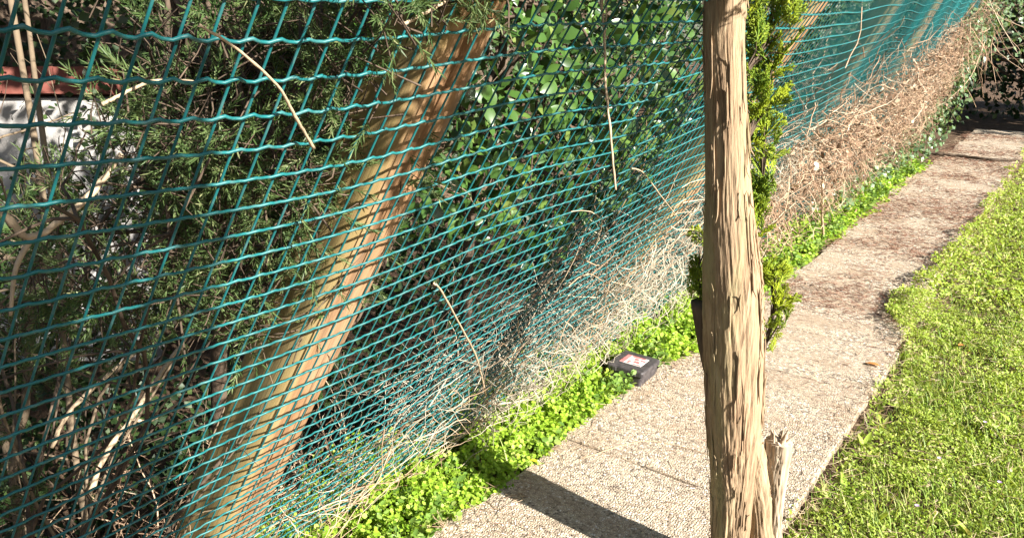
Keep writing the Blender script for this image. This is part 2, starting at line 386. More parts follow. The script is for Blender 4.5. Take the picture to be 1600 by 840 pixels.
# debris lying on the path: brown needles, crumbs
def lying(N, s, n, L, rad, name, mat, label, cat, seed, z0=.012, aniso=0.):
    r = np.random.default_rng(seed)
    a = r.random(N)*2*PI
    d = np.stack([np.cos(a), np.sin(a)*(1-aniso), r.normal(size=N)*.06], -1)
    st = P(s, n, np.full(N, z0)+r.random(N)*.008); Q = stems(st, d, L, 3, .3, 0, seed); Q[:, :, 2] = np.maximum(Q[:, :, 2], z0-.003)
    mb = MB(); add_tubes(mb, Q, taper(N, 3, rad, rad*.6), 3); return tag(mb.build(name, mat), label, cat, kind='stuff')
N = 13000
s_ = rng.uniform(1.2, 14, N*3); n_ = rng.uniform(.56, 1.48, N*3)
band = n2(n_*0, s_, 2.3, 21)*.7 + n2(n_, s_, 3.0, 22)*.6
w = np.interp(s_, [1.2, 2.4, 3.8, 4.5, 6.5, 8.5, 14], [.16, .14, .22, .9, 1.0, .6, .35])*np.clip((band-.40)*1.7, 0, 1)
keep = rng.random(N*3) < w; s_, n_ = s_[keep][:N], n_[keep][:N]
lying(len(s_), s_, n_, rng.uniform(.015, .07, len(s_)), np.full(len(s_), .0011)*np.interp(s_, [2, 10], [1, 2.2]), 'fallen_needles', M_NEEDLEBROWN, 'brown fallen needles and stalks littering the gravel concrete path', 'litter', 31, .009, .5)
# litter in the corner along the path's edges
N = 2600; s_ = rng.uniform(1.0, 13, N); sd = rng.random(N) < .55
n_ = np.where(sd, PATH_R+rng.normal(-.03, .05, N), PATH_L+rng.normal(-.02, .06, N))
lying(N, s_, n_, rng.uniform(.02, .11, N), np.full(N, .0012), 'dry_stalks', M_DRY, 'dry straw stalks lying along both edges of the path', 'litter', 32, .006)

# ------------------------------------------------------------------ fence
FOOT = 1.79
def lean(s): return np.radians(np.interp(s, [0, 1.8, 3, 7, 10, 12], [33.3, 33.3, 31, 23, 17, 15]))
def F3(s, L, off=0.):
    """point on the leaning mesh: s along, L up the mesh, off towards the path"""
    s = np.asarray(s, float); L = np.asarray(L, float); th = lean(s)
    off = off + .012*np.sin(1.9*s+.4)*np.sin(L*1.5) + .006*np.sin(5.1*s+1.2)*np.sin(L*2.6) + .010*(n2(s, L, 1.7, 9)-.5)
    return P(s, FOOT - L*np.sin(th) - off*np.cos(th), L*np.cos(th) - off*np.sin(th))
fence = tag(empty('wire_fence', V3(5, FOOT, 0)), 'green plastic coated wire mesh fence leaning over the path on wooden posts', 'fence')
SV, SH, TOP, WR = .0432, .0515, 2.10, .0023
S0, S1 = -.95, 10.9
vs_ = np.arange(S0, S1, SV); hs_ = np.arange(.012, TOP, SH)
def warp(s, L): return s + np.interp(s, [-.4, .2, .55, 1.0], [.17, .15, .07, 0])*(L-1.35)
def sag(s, L): return .010*np.sin(2.3*s+1.7*L)+.006*np.sin(6.1*s+4.*L)+.012*(n2(s, L, 3.1, 15)-.5)
for k, s in enumerate(vs_):
    t = np.linspace(-.04, TOP, 15); near = s < 5
    ss = s + .005*np.sin(t*2.2+s*3.)+rng.normal()*.0015
    mb = MB(); add_tubes(mb, F3(warp(ss, t), t, -.0022)[None], np.full((1, len(t)), .0018), 7 if near else 4); part('vertical_wire', mb, M_WIRE, fence)
for k, L in enumerate(hs_):
    mb = MB()
    for (a, b, sub, sides) in ((S0, 4.6, 6, 5), (4.6, S1, 3, 3)):
        m_ = int(round((b-a)/SV*sub)); s = np.linspace(a, b, m_+1); ph = (s-S0)/SV*2*PI
        wv = (.0042*np.cos(ph)+.0010*np.cos(2*ph+.6))*(1+.25*np.sin(s*7.3+k))
        add_tubes(mb, F3(warp(s, L), L+sag(s, L)+wv*.8, .0022+.0022*np.cos(ph))[None], np.full((1, len(s)), WR), sides)
    part('horizontal_wire', mb, M_WIRE, fence)
def make_post(s, seed):
    r = np.random.default_rng(seed); m_, K = 70, 44
    t = np.linspace(-.35, 2.2, m_); an = np.arange(K)/K*2*PI
    T_, A_ = np.meshgrid(t, an, indexing='ij')
    rad = np.interp(T_, [-.35, .3, 2.2], [.090, .088, .066])*(.25+.75*(np.abs(np.cos(A_+.05))**5+np.abs(np.sin(A_+.05))**5)**-.2)
    # squarish log: flattened towards the mesh, ridged by drying cracks
    rad = rad*(1 + .02*np.cos(3*A_+.7)) + .0045*(vnoise(np.stack([np.cos(A_)*4+seed, np.sin(A_)*4, T_*1.3], -1), 3)-.5)*2
    crack = np.exp(-((A_-(4.55+.06*np.sin(T_*3+seed)))/.05)**2)+.7*np.exp(-((A_-(5.3+.04*np.sin(T_*2)))/.04)**2)+.6*np.exp(-((A_-(3.9+.05*np.sin(T_*2+2)))/.05)**2)
    rad = rad - .010*crack*(.4+.6*vnoise(np.stack([T_*2, T_*0+seed, T_*0], -1), 4))
    V = np.stack([np.cos(A_)*rad, np.sin(A_)*rad, T_], -1).reshape(-1, 3)
    i, j = np.meshgrid(np.arange(m_-1), np.arange(K), indexing='ij'); a = i*K+j; b = i*K+(j+1) % K
    mb = MB().add(V, np.stack([a, b, b+K, a+K], -1).reshape(-1, 4)); mb.f.append(np.array([np.arange(K)+(m_-1)*K]))
    me = mb.mesh('post'); o = link('post', me, M_POST, fence)
    th = float(lean(np.array(s))); off = -.106
    o.location = Vector(V3(s, FOOT-off*math.cos(th), -off*math.sin(th))) - Vector(fence.location)
    # local x along the fence (-s .. +s), local -y towards the path, local z up the mesh
    ex = Vector(V3(1, 0, 0)); ez = Vector(V3(0, -math.sin(th), math.cos(th))); ey = ez.cross(ex)
    o.rotation_euler = Matrix((ex, ey, ez)).transposed().to_euler()
    return o
for k, s in enumerate((-1.05, .97, 3.0, 5.05, 7.1, 9.1, 10.85)): make_post(s, k)

# ------------------------------------------------------------------ the tree at the path's edge
tree = tag(empty('cypress_tree', V3(1.91, .57, 0)), 'cypress tree with stringy tan bark rising beside the path', 'tree')
def bark_tube(ctrl, radii, m_, K, seed, amp=.0055, rows=None):
    c = spline(ctrl, m_); rr = np.interp(np.linspace(0, 1, m_), np.linspace(0, 1, len(radii)), radii)
    if rows is not None: c, rr, m_ = c[rows], rr[rows], len(rows)
    an = np.arange(K)/K*2*PI; T_, A_ = np.meshgrid(np.arange(m_), an, indexing='ij')
    cx, cy = np.cos(A_), np.sin(A_); z = c[:, 2][:, None]+0*A_
    wob = vnoise(np.stack([cx*1.3, cy*1.3, z*2.5+seed], -1), 5)-.5
    tw = A_ + .35*z + .35*(vnoise(np.stack([cx*1.1+7, cy*1.1, z*3.5], -1), 6)-.5)
    ux, uy = np.cos(tw), np.sin(tw)
    r1 = 1-np.abs(2*vnoise(np.stack([ux*5.5+seed, uy*5.5, z*3.2], -1), 7)-1)
    r2 = 1-np.abs(2*vnoise(np.stack([ux*13+seed, uy*13, z*6.5], -1), 8)-1)
    r3 = 1-np.abs(2*vnoise(np.stack([ux*24, uy*24, z*11], -1), 9)-1)
    amp = amp*np.interp(z, [0, .5, 1.0, 1.6], [1.1, .9, .55, .38])
    d = amp*(.45*(r1**2-.5)+.8*(r2**1.5-.5)+.9*(r3-.5)) + wob*.16*rr[:, None]
    rad = rr[:, None]+d
    V = np.stack([c[:, 0][:, None]+cx*rad, c[:, 1][:, None]+cy*rad, z], -1).reshape(-1, 3)
    i, j = np.meshgrid(np.arange(m_-1), np.arange(K), indexing='ij'); a = i*K+j; b = i*K+(j+1) % K
    mb = MB().add(V, np.stack([a, b, b+K, a+K], -1).reshape(-1, 4)); mb.f.append(np.array([np.arange(K)+(m_-1)*K])); return mb
TR = [V3(1.890, .625, -.12), V3(1.885, .618, 0), V3(1.875, .612, .20), V3(1.868, .618, .40), V3(1.860, .626, .56), V3(1.848, .632, .687), V3(1.824, .641, .875), V3(1.797, .649, 1.02), V3(1.762, .661, 1.22), V3(1.735, .676, 1.445), V3(1.705, .683, 1.652), V3(1.69, .66, 2.0), V3(1.68, .60, 2.6), V3(1.68, .56, 3.4), V3(1.69, .55, 4.2)]
TRR = [.066, .056, .050, .060, .072, .0745, .074, .068, .052, .0445, .042, .040, .036, .026, .010]
part('trunk', bark_tube(TR, TRR, 800, 180, 2, .0055, np.r_[np.arange(0, 630), np.arange(630, 800, 9)]), M_BARK, tree)
ST = [V3(1.975, .510, -.14), V3(1.960, .525, .0), V3(1.939, .551, .25), V3(1.915, .572, .40), V3(1.885, .598, .52), V3(1.862, .622, .66)]
part('root_stem', bark_tube(ST, [.050, .044, .041, .042, .043, .030], 220, 100, 9, .0045), M_BARK, tree)
# sawn dead stub beside the trunk
SB = [V3(1.962, .512, -.08), V3(1.960, .510, .10), V3(1.952, .516, .25), V3(1.943, .521, .38), V3(1.938, .522, .47), V3(1.934, .522, .515)]
sb = part('stub', bark_tube(SB, [.020, .020, .020, .026, .033, .031], 160, 80, 4, .0075), M_CUT, tree)
mb = MB(); r = np.random.default_rng(44); top = np.array(SB[-1])
for k in range(26):
    a = r.random()*2*PI; rd = r.uniform(.004, .029); b = top+np.array([math.cos(a)*rd, math.sin(a)*rd, -.03]); hh = r.uniform(.022, .062)
    c = spline([b, b+np.array([r.normal()*.003, r.normal()*.003, hh*.6]), b+np.array([math.cos(a)*.006+r.normal()*.004, math.sin(a)*.006+r.normal()*.004, hh])], 7)
    add_tubes(mb, c[None], np.array([[.007, .0075, .007, .006, .005, .0035, .001]])*r.uniform(.5, 1.2), 6)
o = part('splinters', mb, M_CUT, tree); o['kind'] = 'stuff'
# dark broken slab of bark on the shaded side
mb = MB(); add_tubes(mb, spline([V3(1.86, .70, .66), V3(1.845, .718, .78), V3(1.835, .735, .905)], 12)[None], np.linspace(.012, .030, 12)[None], 9, True)
part('dead_limb', mb, M_LIMB, tree)
# peeling strips of bark
mb = MB(); r = np.random.default_rng(17); tc = spline(TR, 400); trr = np.interp(np.linspace(0, 1, 400), np.linspace(0, 1, 15), TRR)
Q = []; W = []
for k in range(150):
    z = r.uniform(.02, 1.75); i0 = int(np.argmin(abs(tc[:, 2]-z))); a = r.random()*2*PI; Ls = r.uniform(.04, .20); pts = []
    for t in np.linspace(0, 1, 7):
        j = int(np.argmin(abs(tc[:, 2]-(z+Ls*t)))); rd = trr[j]+.0025+.010*(abs(2*t-1)**3)*r.random(); aa = a+.5*Ls*t
        pts.append([tc[j, 0]+math.cos(aa)*rd, tc[j, 1]+math.sin(aa)*rd, z+Ls*t])
    Q.append(pts); W.append(np.array([.0008, .0022, .003, .003, .003, .0022, .0007])*r.uniform(.5, 1.3))
add_tubes(mb, np.array(Q), np.array(W), 5); o = part('bark_fibres', mb, M_BARK, tree); o['kind'] = 'stuff'
# crown above the picture and its limbs
limbs = MB(); cr = MB(); r = np.random.default_rng(23)
tips = []
for k in range(30):
    z = r.uniform(2.6, 4.0); j = int(np.argmin(abs(tc[:, 2]-z))); a = r.random()*2*PI; Lb = np.interp(z, [1.8, 2.4, 4.1], [.95, .9, .25])*r.uniform(.6, 1.1)
    d = np.array([math.cos(a), math.sin(a), r.uniform(.25, .7)]); q = stems(tc[j][None], d[None], [Lb], 8, .12, 0, 100+k)[0]
    if (q[:, 2] < 1.80).any(): continue
    add_tubes(limbs, q[None], np.linspace(.011, .003, 8)[None], 6)
    for t in np.linspace(.2, 1, 10):
        b = q[min(7, int(t*7))]
        for _ in range(2): tips.append((b+r.normal(size=3)*.05, d))
for k in range(70):
    en = r.uniform(-.25, .45); e = np.array(V3(r.uniform(.90, 1.95)-.10*(.8-en), en, max(1.79, 1.40+.22*r.random()+(.85-en)*.53))); b = tc[int(np.argmin(abs(tc[:, 2]-r.uniform(1.9, 2.15))))]
    q = spline([b, (b+e)/2+np.array([0, 0, .06]), e], 12); add_tubes(limbs, q[None], np.linspace(.008, .002, 12)[None], 6)
    for t in np.linspace(.3, 1, 12):
        p_ = q[int(t*11)]+r.normal(size=3)*np.array([.06, .06, .025]); p_[2] = max(p_[2], 1.775); tips.append((p_, np.array([e[0]-b[0], e[1]-b[1], .25])))
tp = np.array([t[0] for t in tips]); td = unit(np.array([t[1] for t in tips])+r.normal(size=(len(tips), 3))*.7)
ok = (tp[:, 2] > 1.77) & ~((np.abs(tp[:, 1]-1.68) < .15) & (tp[:, 0] > -.66) & (tp[:, 2] < 1.80+(.68+tp[:, 0])*.53)); tp, td = tp[ok], td[ok]; td[:, 2] = np.abs(td[:, 2])*.5+.02
scatter(cr, LOW_V, LOW_F, tp, basis(td), r.uniform(.12, .22, len(tp)))
part('limb', limbs, M_LIMB, tree); part('crown', cr, M_THUJA, tree)
# leafy shoots low on the trunk
def shoot(base, pts, n_sp, size, spread, seed, up=.9):
    r = np.random.default_rng(seed); mb = MB(); st = MB(); c = spline([base]+pts, 20)
    add_tubes(st, c[None], np.linspace(.006, .002, 20)[None], 5)
    i = r.integers(5, 20, n_sp); p = c[i]+r.normal(size=(n_sp, 3))*spread
    add_tubes(st, np.stack([c[np.maximum(i-3, 0)], (c[i]+p)/2, p], 1), taper(n_sp, 3, .0022, .0012), 4)
    d = unit(r.normal(size=(n_sp, 3))*.55+np.array([0, 0, up])); scatter(mb, SPRAY_V, SPRAY_F, p, basis(d), r.uniform(.7, 1.2, n_sp)*size)
    o = part('shoot', st, M_LIMB, tree); mb.build('foliage', M_THUJA, o); return o
# positions: s, n, z
shoot(V3(1.83, .66, 1.05), [V3(1.93, .65, 1.10), V3(1.985, .655, 1.20), V3(2.01, .675, 1.36)], 40, .085, .022, 1)
shoot(V3(1.79, .67, 1.26), [V3(1.92, .68, 1.33), V3(2.00, .675, 1.42), V3(2.03, .685, 1.52)], 30, .075, .026, 2)
shoot(V3(1.75, .68, 1.45), [V3(1.95, .69, 1.52), V3(2.03, .69, 1.60), V3(2.10, .68, 1.72)], 34, .085, .032, 3)
shoot(V3(1.87, .60, .74), [V3(1.94, .59, .77), V3(1.96, .585, .86), V3(1.965, .59, .98)], 26, .070, .018, 4)
shoot(V3(1.86, .66, .84), [V3(1.86, .72, .88), V3(1.86, .755, .94), V3(1.865, .765, 1.04)], 12, .075, .020, 6)

# ------------------------------------------------------------------ rodent bait box
box = tag(empty('bait_box', V3(3.04, 1.535, 0)), 'black plastic bait box with red and white label at the path edge', 'box')
box.rotation_euler = (R(-2.5), R(2), R(3))
def rbox(x0, x1, y0, y1, z0, z1, bev, top_in=0.):
    """box with bevelled upright and top edges, origin centred"""
    ring = []
    def loop(ins, z, cx):
        a, b, c, d = x0+ins, x1-ins, y0+ins, y1-ins; q = []
        for (px, py, a0) in ((b-cx, d-cx, 0), (a+cx, d-cx, PI/2), (a+cx, c+cx, PI), (b-cx, c+cx, 1.5*PI)):
            for t in np.linspace(0, PI/2, 4): q.append((px+cx*math.cos(a0+t), py+cx*math.sin(a0+t), z))
        return q
    for ins, z in ((top_in*0, z0), (0, z1-bev), (bev*.3, z1-bev*.3), (bev, z1)): ring.append(loop(ins, z, max(bev*2-ins, .001)))
    K = 16; V = np.array(sum(ring, [])); F = []
    for j in range(3):
        for i in range(K): F.append((j*K+i, j*K+(i+1) % K, (j+1)*K+(i+1) % K, (j+1)*K+i))
    mb = MB().add(V, F); mb.f.append(np.array([np.arange(K)+3*K, np.arange(K)[::-1]])); return mb
rbox(-.086, .086, -.098, .098, -.012, .046, .006).build('base', M_BOX, box, False)
rbox(-.094, .094, -.106, .106, .050, .074, .007).build('lid', M_BOX, box, False)
rbox(-.090, .090, -.102, .102, .0455, .0505, .001).build('seam', M_BOX, box, False)
for x in (-.05, .05): 
    o = rbox(-.011, .011, -.004, .004, -.008, .010, .002).build('latch', M_BOX, box, False); o.location = (x, -.105, .058)
o = rbox(-.016, .016, -.0022, .0022, 0, .0012, .0005).build('keyhole', M_LIMB, box, False); o.location = (.045, -.088, .0741)
lab = rbox(-.055, .055, -.045, .058, .0741, .0751, .0004).build('label', M_LWHITE, box, False)
for (a, b, c, d) in ((-.0545, -.033, -.0445, .0575), (-.028, .040, .040, .0565), (-.005, .018, .010, .034), (.004, .034, -.020, .004), (.026, .052, .014, .030), (-.022, -.008, -.040, -.004), (.012, .052, -.041, -.030)):
    rbox(a, b, c, d, .0752, .0757, .0002).build('stripe', M_LRED, lab, False)

# ------------------------------------------------------------------ plants along the fence foot and on the lawn
def weed_strip(name, label, s, n, h, leaf, per, mat, seed, tv=ROUND_V, cat='weeds', creep=.5):
    """upright weeds: each a short stem with pairs of leaves"""
    r = np.random.default_rng(seed); N = len(s)
    base = P(s, n, ground_h(-n, s)+.005); tilt = r.normal(size=(N, 3))*.35; tilt[:, 2] = 1; tilt = unit(tilt)
    top = base+tilt*h[:, None]
    mb = MB(); add_tubes(mb, np.stack([base, (base+top)/2+r.normal(size=(N, 3))*.006, top], 1), taper(N, 3, .0011, .0007), 3)
    t = r.random((N, per))**.6; pos = base[:, None]+(top-base)[:, None]*t[..., None]; a = r.random((N, per))*2*PI
    el = r.normal(.25, .35, (N, per)); d = np.stack([np.cos(a)*np.cos(el), np.sin(a)*np.cos(el), np.sin(el)], -1).reshape(-1, 3)
    up = np.tile([.35, -.1, 1.], (N*per, 1))+r.normal(size=(N*per, 3))*.45
    sc = (leaf[:, None]*r.uniform(.55, 1.2, (N, per))).ravel()
    pos = (pos+ (d.reshape(N, per, 3)*.25*leaf[:, None, None])).reshape(-1, 3)
    scatter(mb, tv, LEAF6_F, pos, basis(d, up=up), sc)
    return tag(mb.build(name, mat), label, cat, kind='stuff')
# strip between path and mesh
N = 8800; s = rng.uniform(.6, 10.4, N); s = np.where(rng.random(N) < .45, rng.uniform(.8, 4.0, N), s)
n = rng.uniform(1.36, 1.98, N)
inner = np.interp(s, [.6, 1.6, 1.9, 2.3, 2.7, 2.95, 3.25, 3.5, 4.2, 5.2, 6.0, 6.5, 8, 10.4], [1.52, 1.48, 1.43, 1.45, 1.42, 1.45, 1.48, 1.40, 1.38, 1.33, 1.40, 1.42, 1.40, 1.44]) + (n2(s*0, s, 5, 40)-.5)*.10
keep = (n > inner) & ~((np.abs(s-3.04) < .115) & (n < 1.64)) & ~((s > 2.78) & (s < 2.97) & (n < 1.47))
keep &= (n2(n, s, 6, 41) > .30) | ((s > 2.3) & (s < 2.85) & (n < 1.62))
s, n = s[keep], n[keep]
h = np.interp(n-np.interp(s, [.6, 5, 10], [1.5, 1.4, 1.45]), [0, .12, .3, .5], [.035, .09, .14, .10])*(.25+1.5*n2(n, s, 5, 42))*rng.uniform(.5, 1.35, len(s))
h = np.where((np.abs(s-2.86) < .10) & (n < 1.62), h*.7, h)
weed_strip('green_weeds', 'bright green leafy weeds growing along the foot of the wire fence', s, n, h, np.interp(s, [1, 4, 10], [.0160, .0195, .031]), 10, M_WEED, 61)
N = 1800; s2_ = rng.uniform(.8, 10.2, N); n2_ = rng.uniform(1.40, 1.9, N); k = (n2(n2_, s2_, 4, 45) > .5) & ~((np.abs(s2_-3.04) < .13) & (n2_ < 1.66)) & (n2_ > 1.42+.05*n2(s2_*0, s2_, 5, 46)); s2_, n2_ = s2_[k], n2_[k]
weed_strip('narrow_weeds', 'darker narrow-leaved weeds mixed into the green strip by the fence', s2_, n2_, rng.uniform(.05, .17, len(s2_)), np.interp(s2_, [1, 10], [.026, .04]), 9, leaf_mat('narrow_weed_leaves', [(0, (.09, .17, .03)), (.6, (.16, .27, .045)), (1, (.28, .36, .09))], .5, .3, .3), 62, LEAF6_V)
# lawn of clover and grass
def lawn(N, slo, shi, nlo, nhi, leaf, seed, name, label):
    r = np.random.default_rng(seed); s = r.uniform(slo, shi, N); n = r.uniform(nlo, nhi, N)
    edge = .545 + (n2(s*0, s, 4.2, 71)-.5)*.15 + np.interp(s, [1.5, 2.5, 3.1, 3.5, 4.3, 4.7, 5.4, 7.2, 9, 14], [-.02, -.01, -.05, -.01, .04, .20, .16, .07, .06, .06])
    bare = np.exp(-(((s-3.38)/.18)**2+((n-.48)/.08)**2))*1.1 + np.exp(-(((s-2.6)/.3)**2+((n-.53)/.04)**2))*.5
    dens = np.clip((n2(n, s, 9, 72)*.6+n2(n, s, 3, 79)*.6-.22)*2.4, .25, 1) - bare
    k = (n < edge) & (r.random(N) < dens); s, n = s[k], n[k]
    clump = n2(n, s, 9, 73)*.6+n2(n, s, 22, 74)*.4
    taller = np.exp(-((n-.55)/.12)**2)*np.interp(s, [4.0, 4.6, 6.5, 8, 12], [0, 1, .9, .4, .5]) + .7*np.exp(-(((s-3.42)/.07)**2+((n-.38)/.07)**2))
    h = (.010+.075*clump**2)*(1+1.6*taller)
    z = np.where(n > PATH_R-.02, np.maximum(ground_h(-n, s), .008), ground_h(-n, s))+.004+h*r.random(len(s))**.55
    a = r.random(len(s))*2*PI; el = r.normal(.2, .45, len(s)); d = np.stack([np.cos(a)*np.cos(el), np.sin(a)*np.cos(el), np.sin(el)], -1)
    up = np.tile([.3, -.1, 1.], (len(s), 1))+r.normal(size=(len(s), 3))*.55
    mb = MB(); M = basis(d, up=up); sc = leaf*r.uniform(.4, 1.15, len(s)); Q = P(s, n, z); k = n2(n, s, 5, 78)+r.normal(0, .15, len(s)) > .5
    scatter(mb, KITE_V, KITE_F, Q[k], M[k], np.stack([sc[k]*1.25, sc[k]*1.1, sc[k]], -1)); k = ~k; scatter(mb, KITE_V, KITE_F, Q[k], M[k], np.stack([sc[k]*.8, sc[k]*1.6, sc[k]], -1))
    return tag(mb.build(name, M_LAWN), label, 'lawn', kind='stuff')
LB = 'low clover and weed leaves covering the lawn beside the path'
def join_label(o): return o
lawn(210000, 1.4, 5.0, -.9, .82, .0118, 81, 'clover_lawn', 'low clover and weed leaves covering the lawn beside the tree')
lawn(75000, 5.0, 9.5, -1.4, .84, .021, 82, 'clover_lawn', 'clover lawn continuing along the middle stretch of the path')
lawn(18000, 9.5, 16, -2.4, .74, .036, 83, 'clover_lawn', 'clover lawn beside the far end of the path')
lawn(16000, -1.5, 16, -6, -1.1, .05, 84, 'clover_lawn', 'open clover lawn stretching away from the path')
def blades(N, slo, shi, nlo, nhi, L, seed, name, label, mat=M_BLADE):
    r = np.random.default_rng(seed); s = r.uniform(slo, shi, N); n = r.uniform(nlo, nhi, N)
    k = r.random(N) < np.clip((n2(n, s, 3.2, 77)-.25)*1.9, .05, 1); s, n = s[k], n[k]; M = len(s)
    a = r.random(M)*2*PI; el = r.uniform(.25, 1.35, M); d = np.stack([np.cos(a)*np.cos(el), np.sin(a)*np.cos(el), np.sin(el)], -1)
    mb = MB(); sc = L*r.uniform(.5, 1.3, M); wid = np.clip(.055/sc, .7, 2.2)
    scatter(mb, BLADE_V, BLADE_F, P(s, n, ground_h(-n, s)+.006), basis(d, up=np.tile([0, 0, 1.], (M, 1))), np.stack([sc*wid, sc, sc], -1))
    return tag(mb.build(name, mat), label, 'grass', kind='stuff')
blades(30000, 1.3, 5, -.9, .55, .07, 91, 'lawn_grass', 'fine grass blades between the clover beside the tree')
blades(14000, 5, 14, -1.2, .57, .09, 92, 'lawn_grass', 'grass blades in the lawn further along the path')
blades(900, 1.0, 3.2, 1.52, 1.9, .11, 93, 'fence_grass', 'grass blades growing through the foot of the mesh')
blades(2200, .4, 2.6, 1.9, 3.4, .13, 94, 'shade_grass', 'thin grass growing behind the leaning fence')
r = np.random.default_rng(97); N = 420; s = r.uniform(1.6, 9.5, N); n = np.where(r.random(N) < .45, .56+r.normal(0, .06, N)+.05*(s > 4.3), r.uniform(-.8, .55, N)); keep = (n < .545+.10*(s > 4.3)) ; s, n = s[keep], n[keep]; N = len(s)
K = 9; a = r.random((N, K))*2*PI; el = r.uniform(.1, 1.1, (N, K)); d = np.stack([np.cos(a)*np.cos(el), np.sin(a)*np.cos(el), np.sin(el)], -1).reshape(-1, 3)
mb = MB(); L_ = (r.uniform(.03, .085, (N, 1))*r.uniform(.6, 1.1, (N, K))).ravel(); scatter(mb, LAUREL_V, LAUREL_F, np.repeat(P(s, n, ground_h(-n, s)+.006), K, 0), basis(d, up=np.tile([0, 0, 1.], (N*K, 1))), np.stack([L_*.55, L_, L_], -1))
tag(mb.build('rosette_weeds', M_LAWN), 'broader leaved weeds scattered in the lawn and along its edge', 'weeds', kind='stuff')
N = 1500; s = rng.uniform(1.5, 7, N); n = rng.uniform(-.7, .58, N); lying(N, s, n, rng.uniform(.02, .09, N), np.full(N, .0009), 'lawn_straw', M_DRY, 'dead straw stalks lying among the clover of the lawn', 'litter', 98, .03)
# small lilac flowers in the lawn
for k, (s, n) in enumerate(((3.42, .115), (2.95, .02), (3.0, .22), (2.62, .23))):
    mb = MB(); a = np.arange(6)/6*2*PI; d = np.stack([np.cos(a), np.sin(a), .45+0*a], -1)
    scatter(mb, ROUND_V, LEAF6_F, np.tile(V3(s, n, .045), (6, 1)), basis(d, up=np.tile([0, 0, 1.], (6, 1))), np.full(6, .009))
    fl = tag(empty('lilac_flower', V3(s, n, 0)), 'tiny lilac flower among the clover of the lawn', 'flower', 'lilac flowers in the lawn')
    part('petals', mb, M_LIL, fl); mb = MB(); add_tubes(mb, np.array([V3(s, n, -.01), V3(s+.002, n, .02), V3(s, n, .045)])[None], np.full((1, 3), .0009), 4); part('stalk', mb, M_BLADE, fl)
# fallen leaves
def fallen(s, n, size, mat, ang, label):
    mb = MB(); scatter(mb, LAUREL_V, LAUREL_F, np.array([V3(s, n, .012)]), basis(np.array([[math.cos(ang), math.sin(ang), .03]]), up=np.array([[.1, .1, 1.]])), np.array([size]))
    tag(mb.build('fallen_leaf', mat), label, 'leaf')
fallen(2.12, 1.485, .035, M_YEL, .3, 'small yellow leaf fallen by the weeds at the path edge')
fallen(3.83, .60, .085, M_ORA, 2.9, 'orange brown leaf lying on the slab edge beside the lawn')
fallen(4.35, .33, .05, M_ORA, 1.0, 'curled orange leaf caught in the clover lawn')

# ------------------------------------------------------------------ dry vines in the mesh
def thatch(name, label, N, s, L, off, ln, rad, mat, seed, direction=None, curl=.3, droop=.06, m_=7, sides=3, oop=.16, lim=(-.22, .07)):
    r = np.random.default_rng(seed); th = lean(s)
    st = F3(s, L, off)
    ex = P(np.ones(N), np.zeros(N), np.zeros(N)); ez = P(np.zeros(N), -np.sin(th), np.cos(th)); ey = P(np.zeros(N), -np.cos(th), -np.sin(th))
    a = direction(r, N); d = ex*np.cos(a)[:, None]+ez*np.sin(a)[:, None]+ey*r.normal(0, oop, N)[:, None]
    Q = stems(st, d, ln, m_, curl, droop, seed)
    thq = lean(Q[..., 1]); o_ = (FOOT+Q[..., 0]-Q[..., 2]*np.tan(thq))*np.cos(thq); ex_ = np.clip(o_, lim[0], lim[1]*(1+.3*r.random(o_.shape)))-o_   # keep the stems about the mesh
    Q[..., 0] += ex_*np.cos(thq); Q[..., 2] -= ex_*np.sin(thq); Q[..., 2] = np.maximum(Q[..., 2], ground_h(Q[..., 0], Q[..., 1])+.01)
    mb = MB(); add_tubes(mb, Q, taper(N, m_, rad, rad*.45), sides); return tag(mb.build(name, mat), label, 'dry vines', kind='stuff')
anyway = lambda r, N: r.random(N)*2*PI
upish = lambda r, N: r.normal(PI/2, .9, N)
# tan thatch on the far mesh
N = 3700; s = rng.uniform(4.0, 10.9, N); r_ = rng.random(N)
hi = np.interp(s, [4.0, 5, 6.5, 8, 9.5, 11.4], [.95, 1.15, 1.25, 1.45, 1.7, 1.8])+(n2(s*0, s, 3, 50)-.5)*.6
thatch('dry_vine_thatch', 'thick tan thatch of dead vines hanging on the far stretch of fence', N, s, r_**.8*hi+.14, rng.normal(.01, .055, N), rng.uniform(.10, .60, N), rng.uniform(.0011, .0040, N)*rng.uniform(.7, 1.2, N), M_DRYPINK, 51, anyway, .85, .012, 8, oop=1.1, lim=(-.15, .20))
N = 620; s = rng.uniform(3.4, 10.8, N)
thatch('dry_vine_thatch', 'loose pale dead vine stems climbing the upper far mesh', N, s, rng.uniform(.4, 1.7, N), rng.normal(.03, .04, N), rng.uniform(.2, .6, N), rng.uniform(.0014, .003, N), M_DRYPINK, 52, anyway, .5, .01, 10, 4, .6, (-.1, .12))
r = np.random.default_rng(58); N = 1500; s = r.uniform(4.0, 10.9, N); L_ = r.random(N)**.8*np.interp(s, [4, 6.5, 11], [1.1, 1.3, 1.75])+.1
mb = MB(); scatter(mb, LEAF6_V, LEAF6_F, F3(s, L_, r.normal(.05, .08, N)), basis(r.normal(size=(N, 3))), r.uniform(.015, .045, N)); tag(mb.build('withered_leaves', M_DRYPINK), 'withered brown leaves caught in the dead vines on the fence', 'dry leaves', kind='stuff')
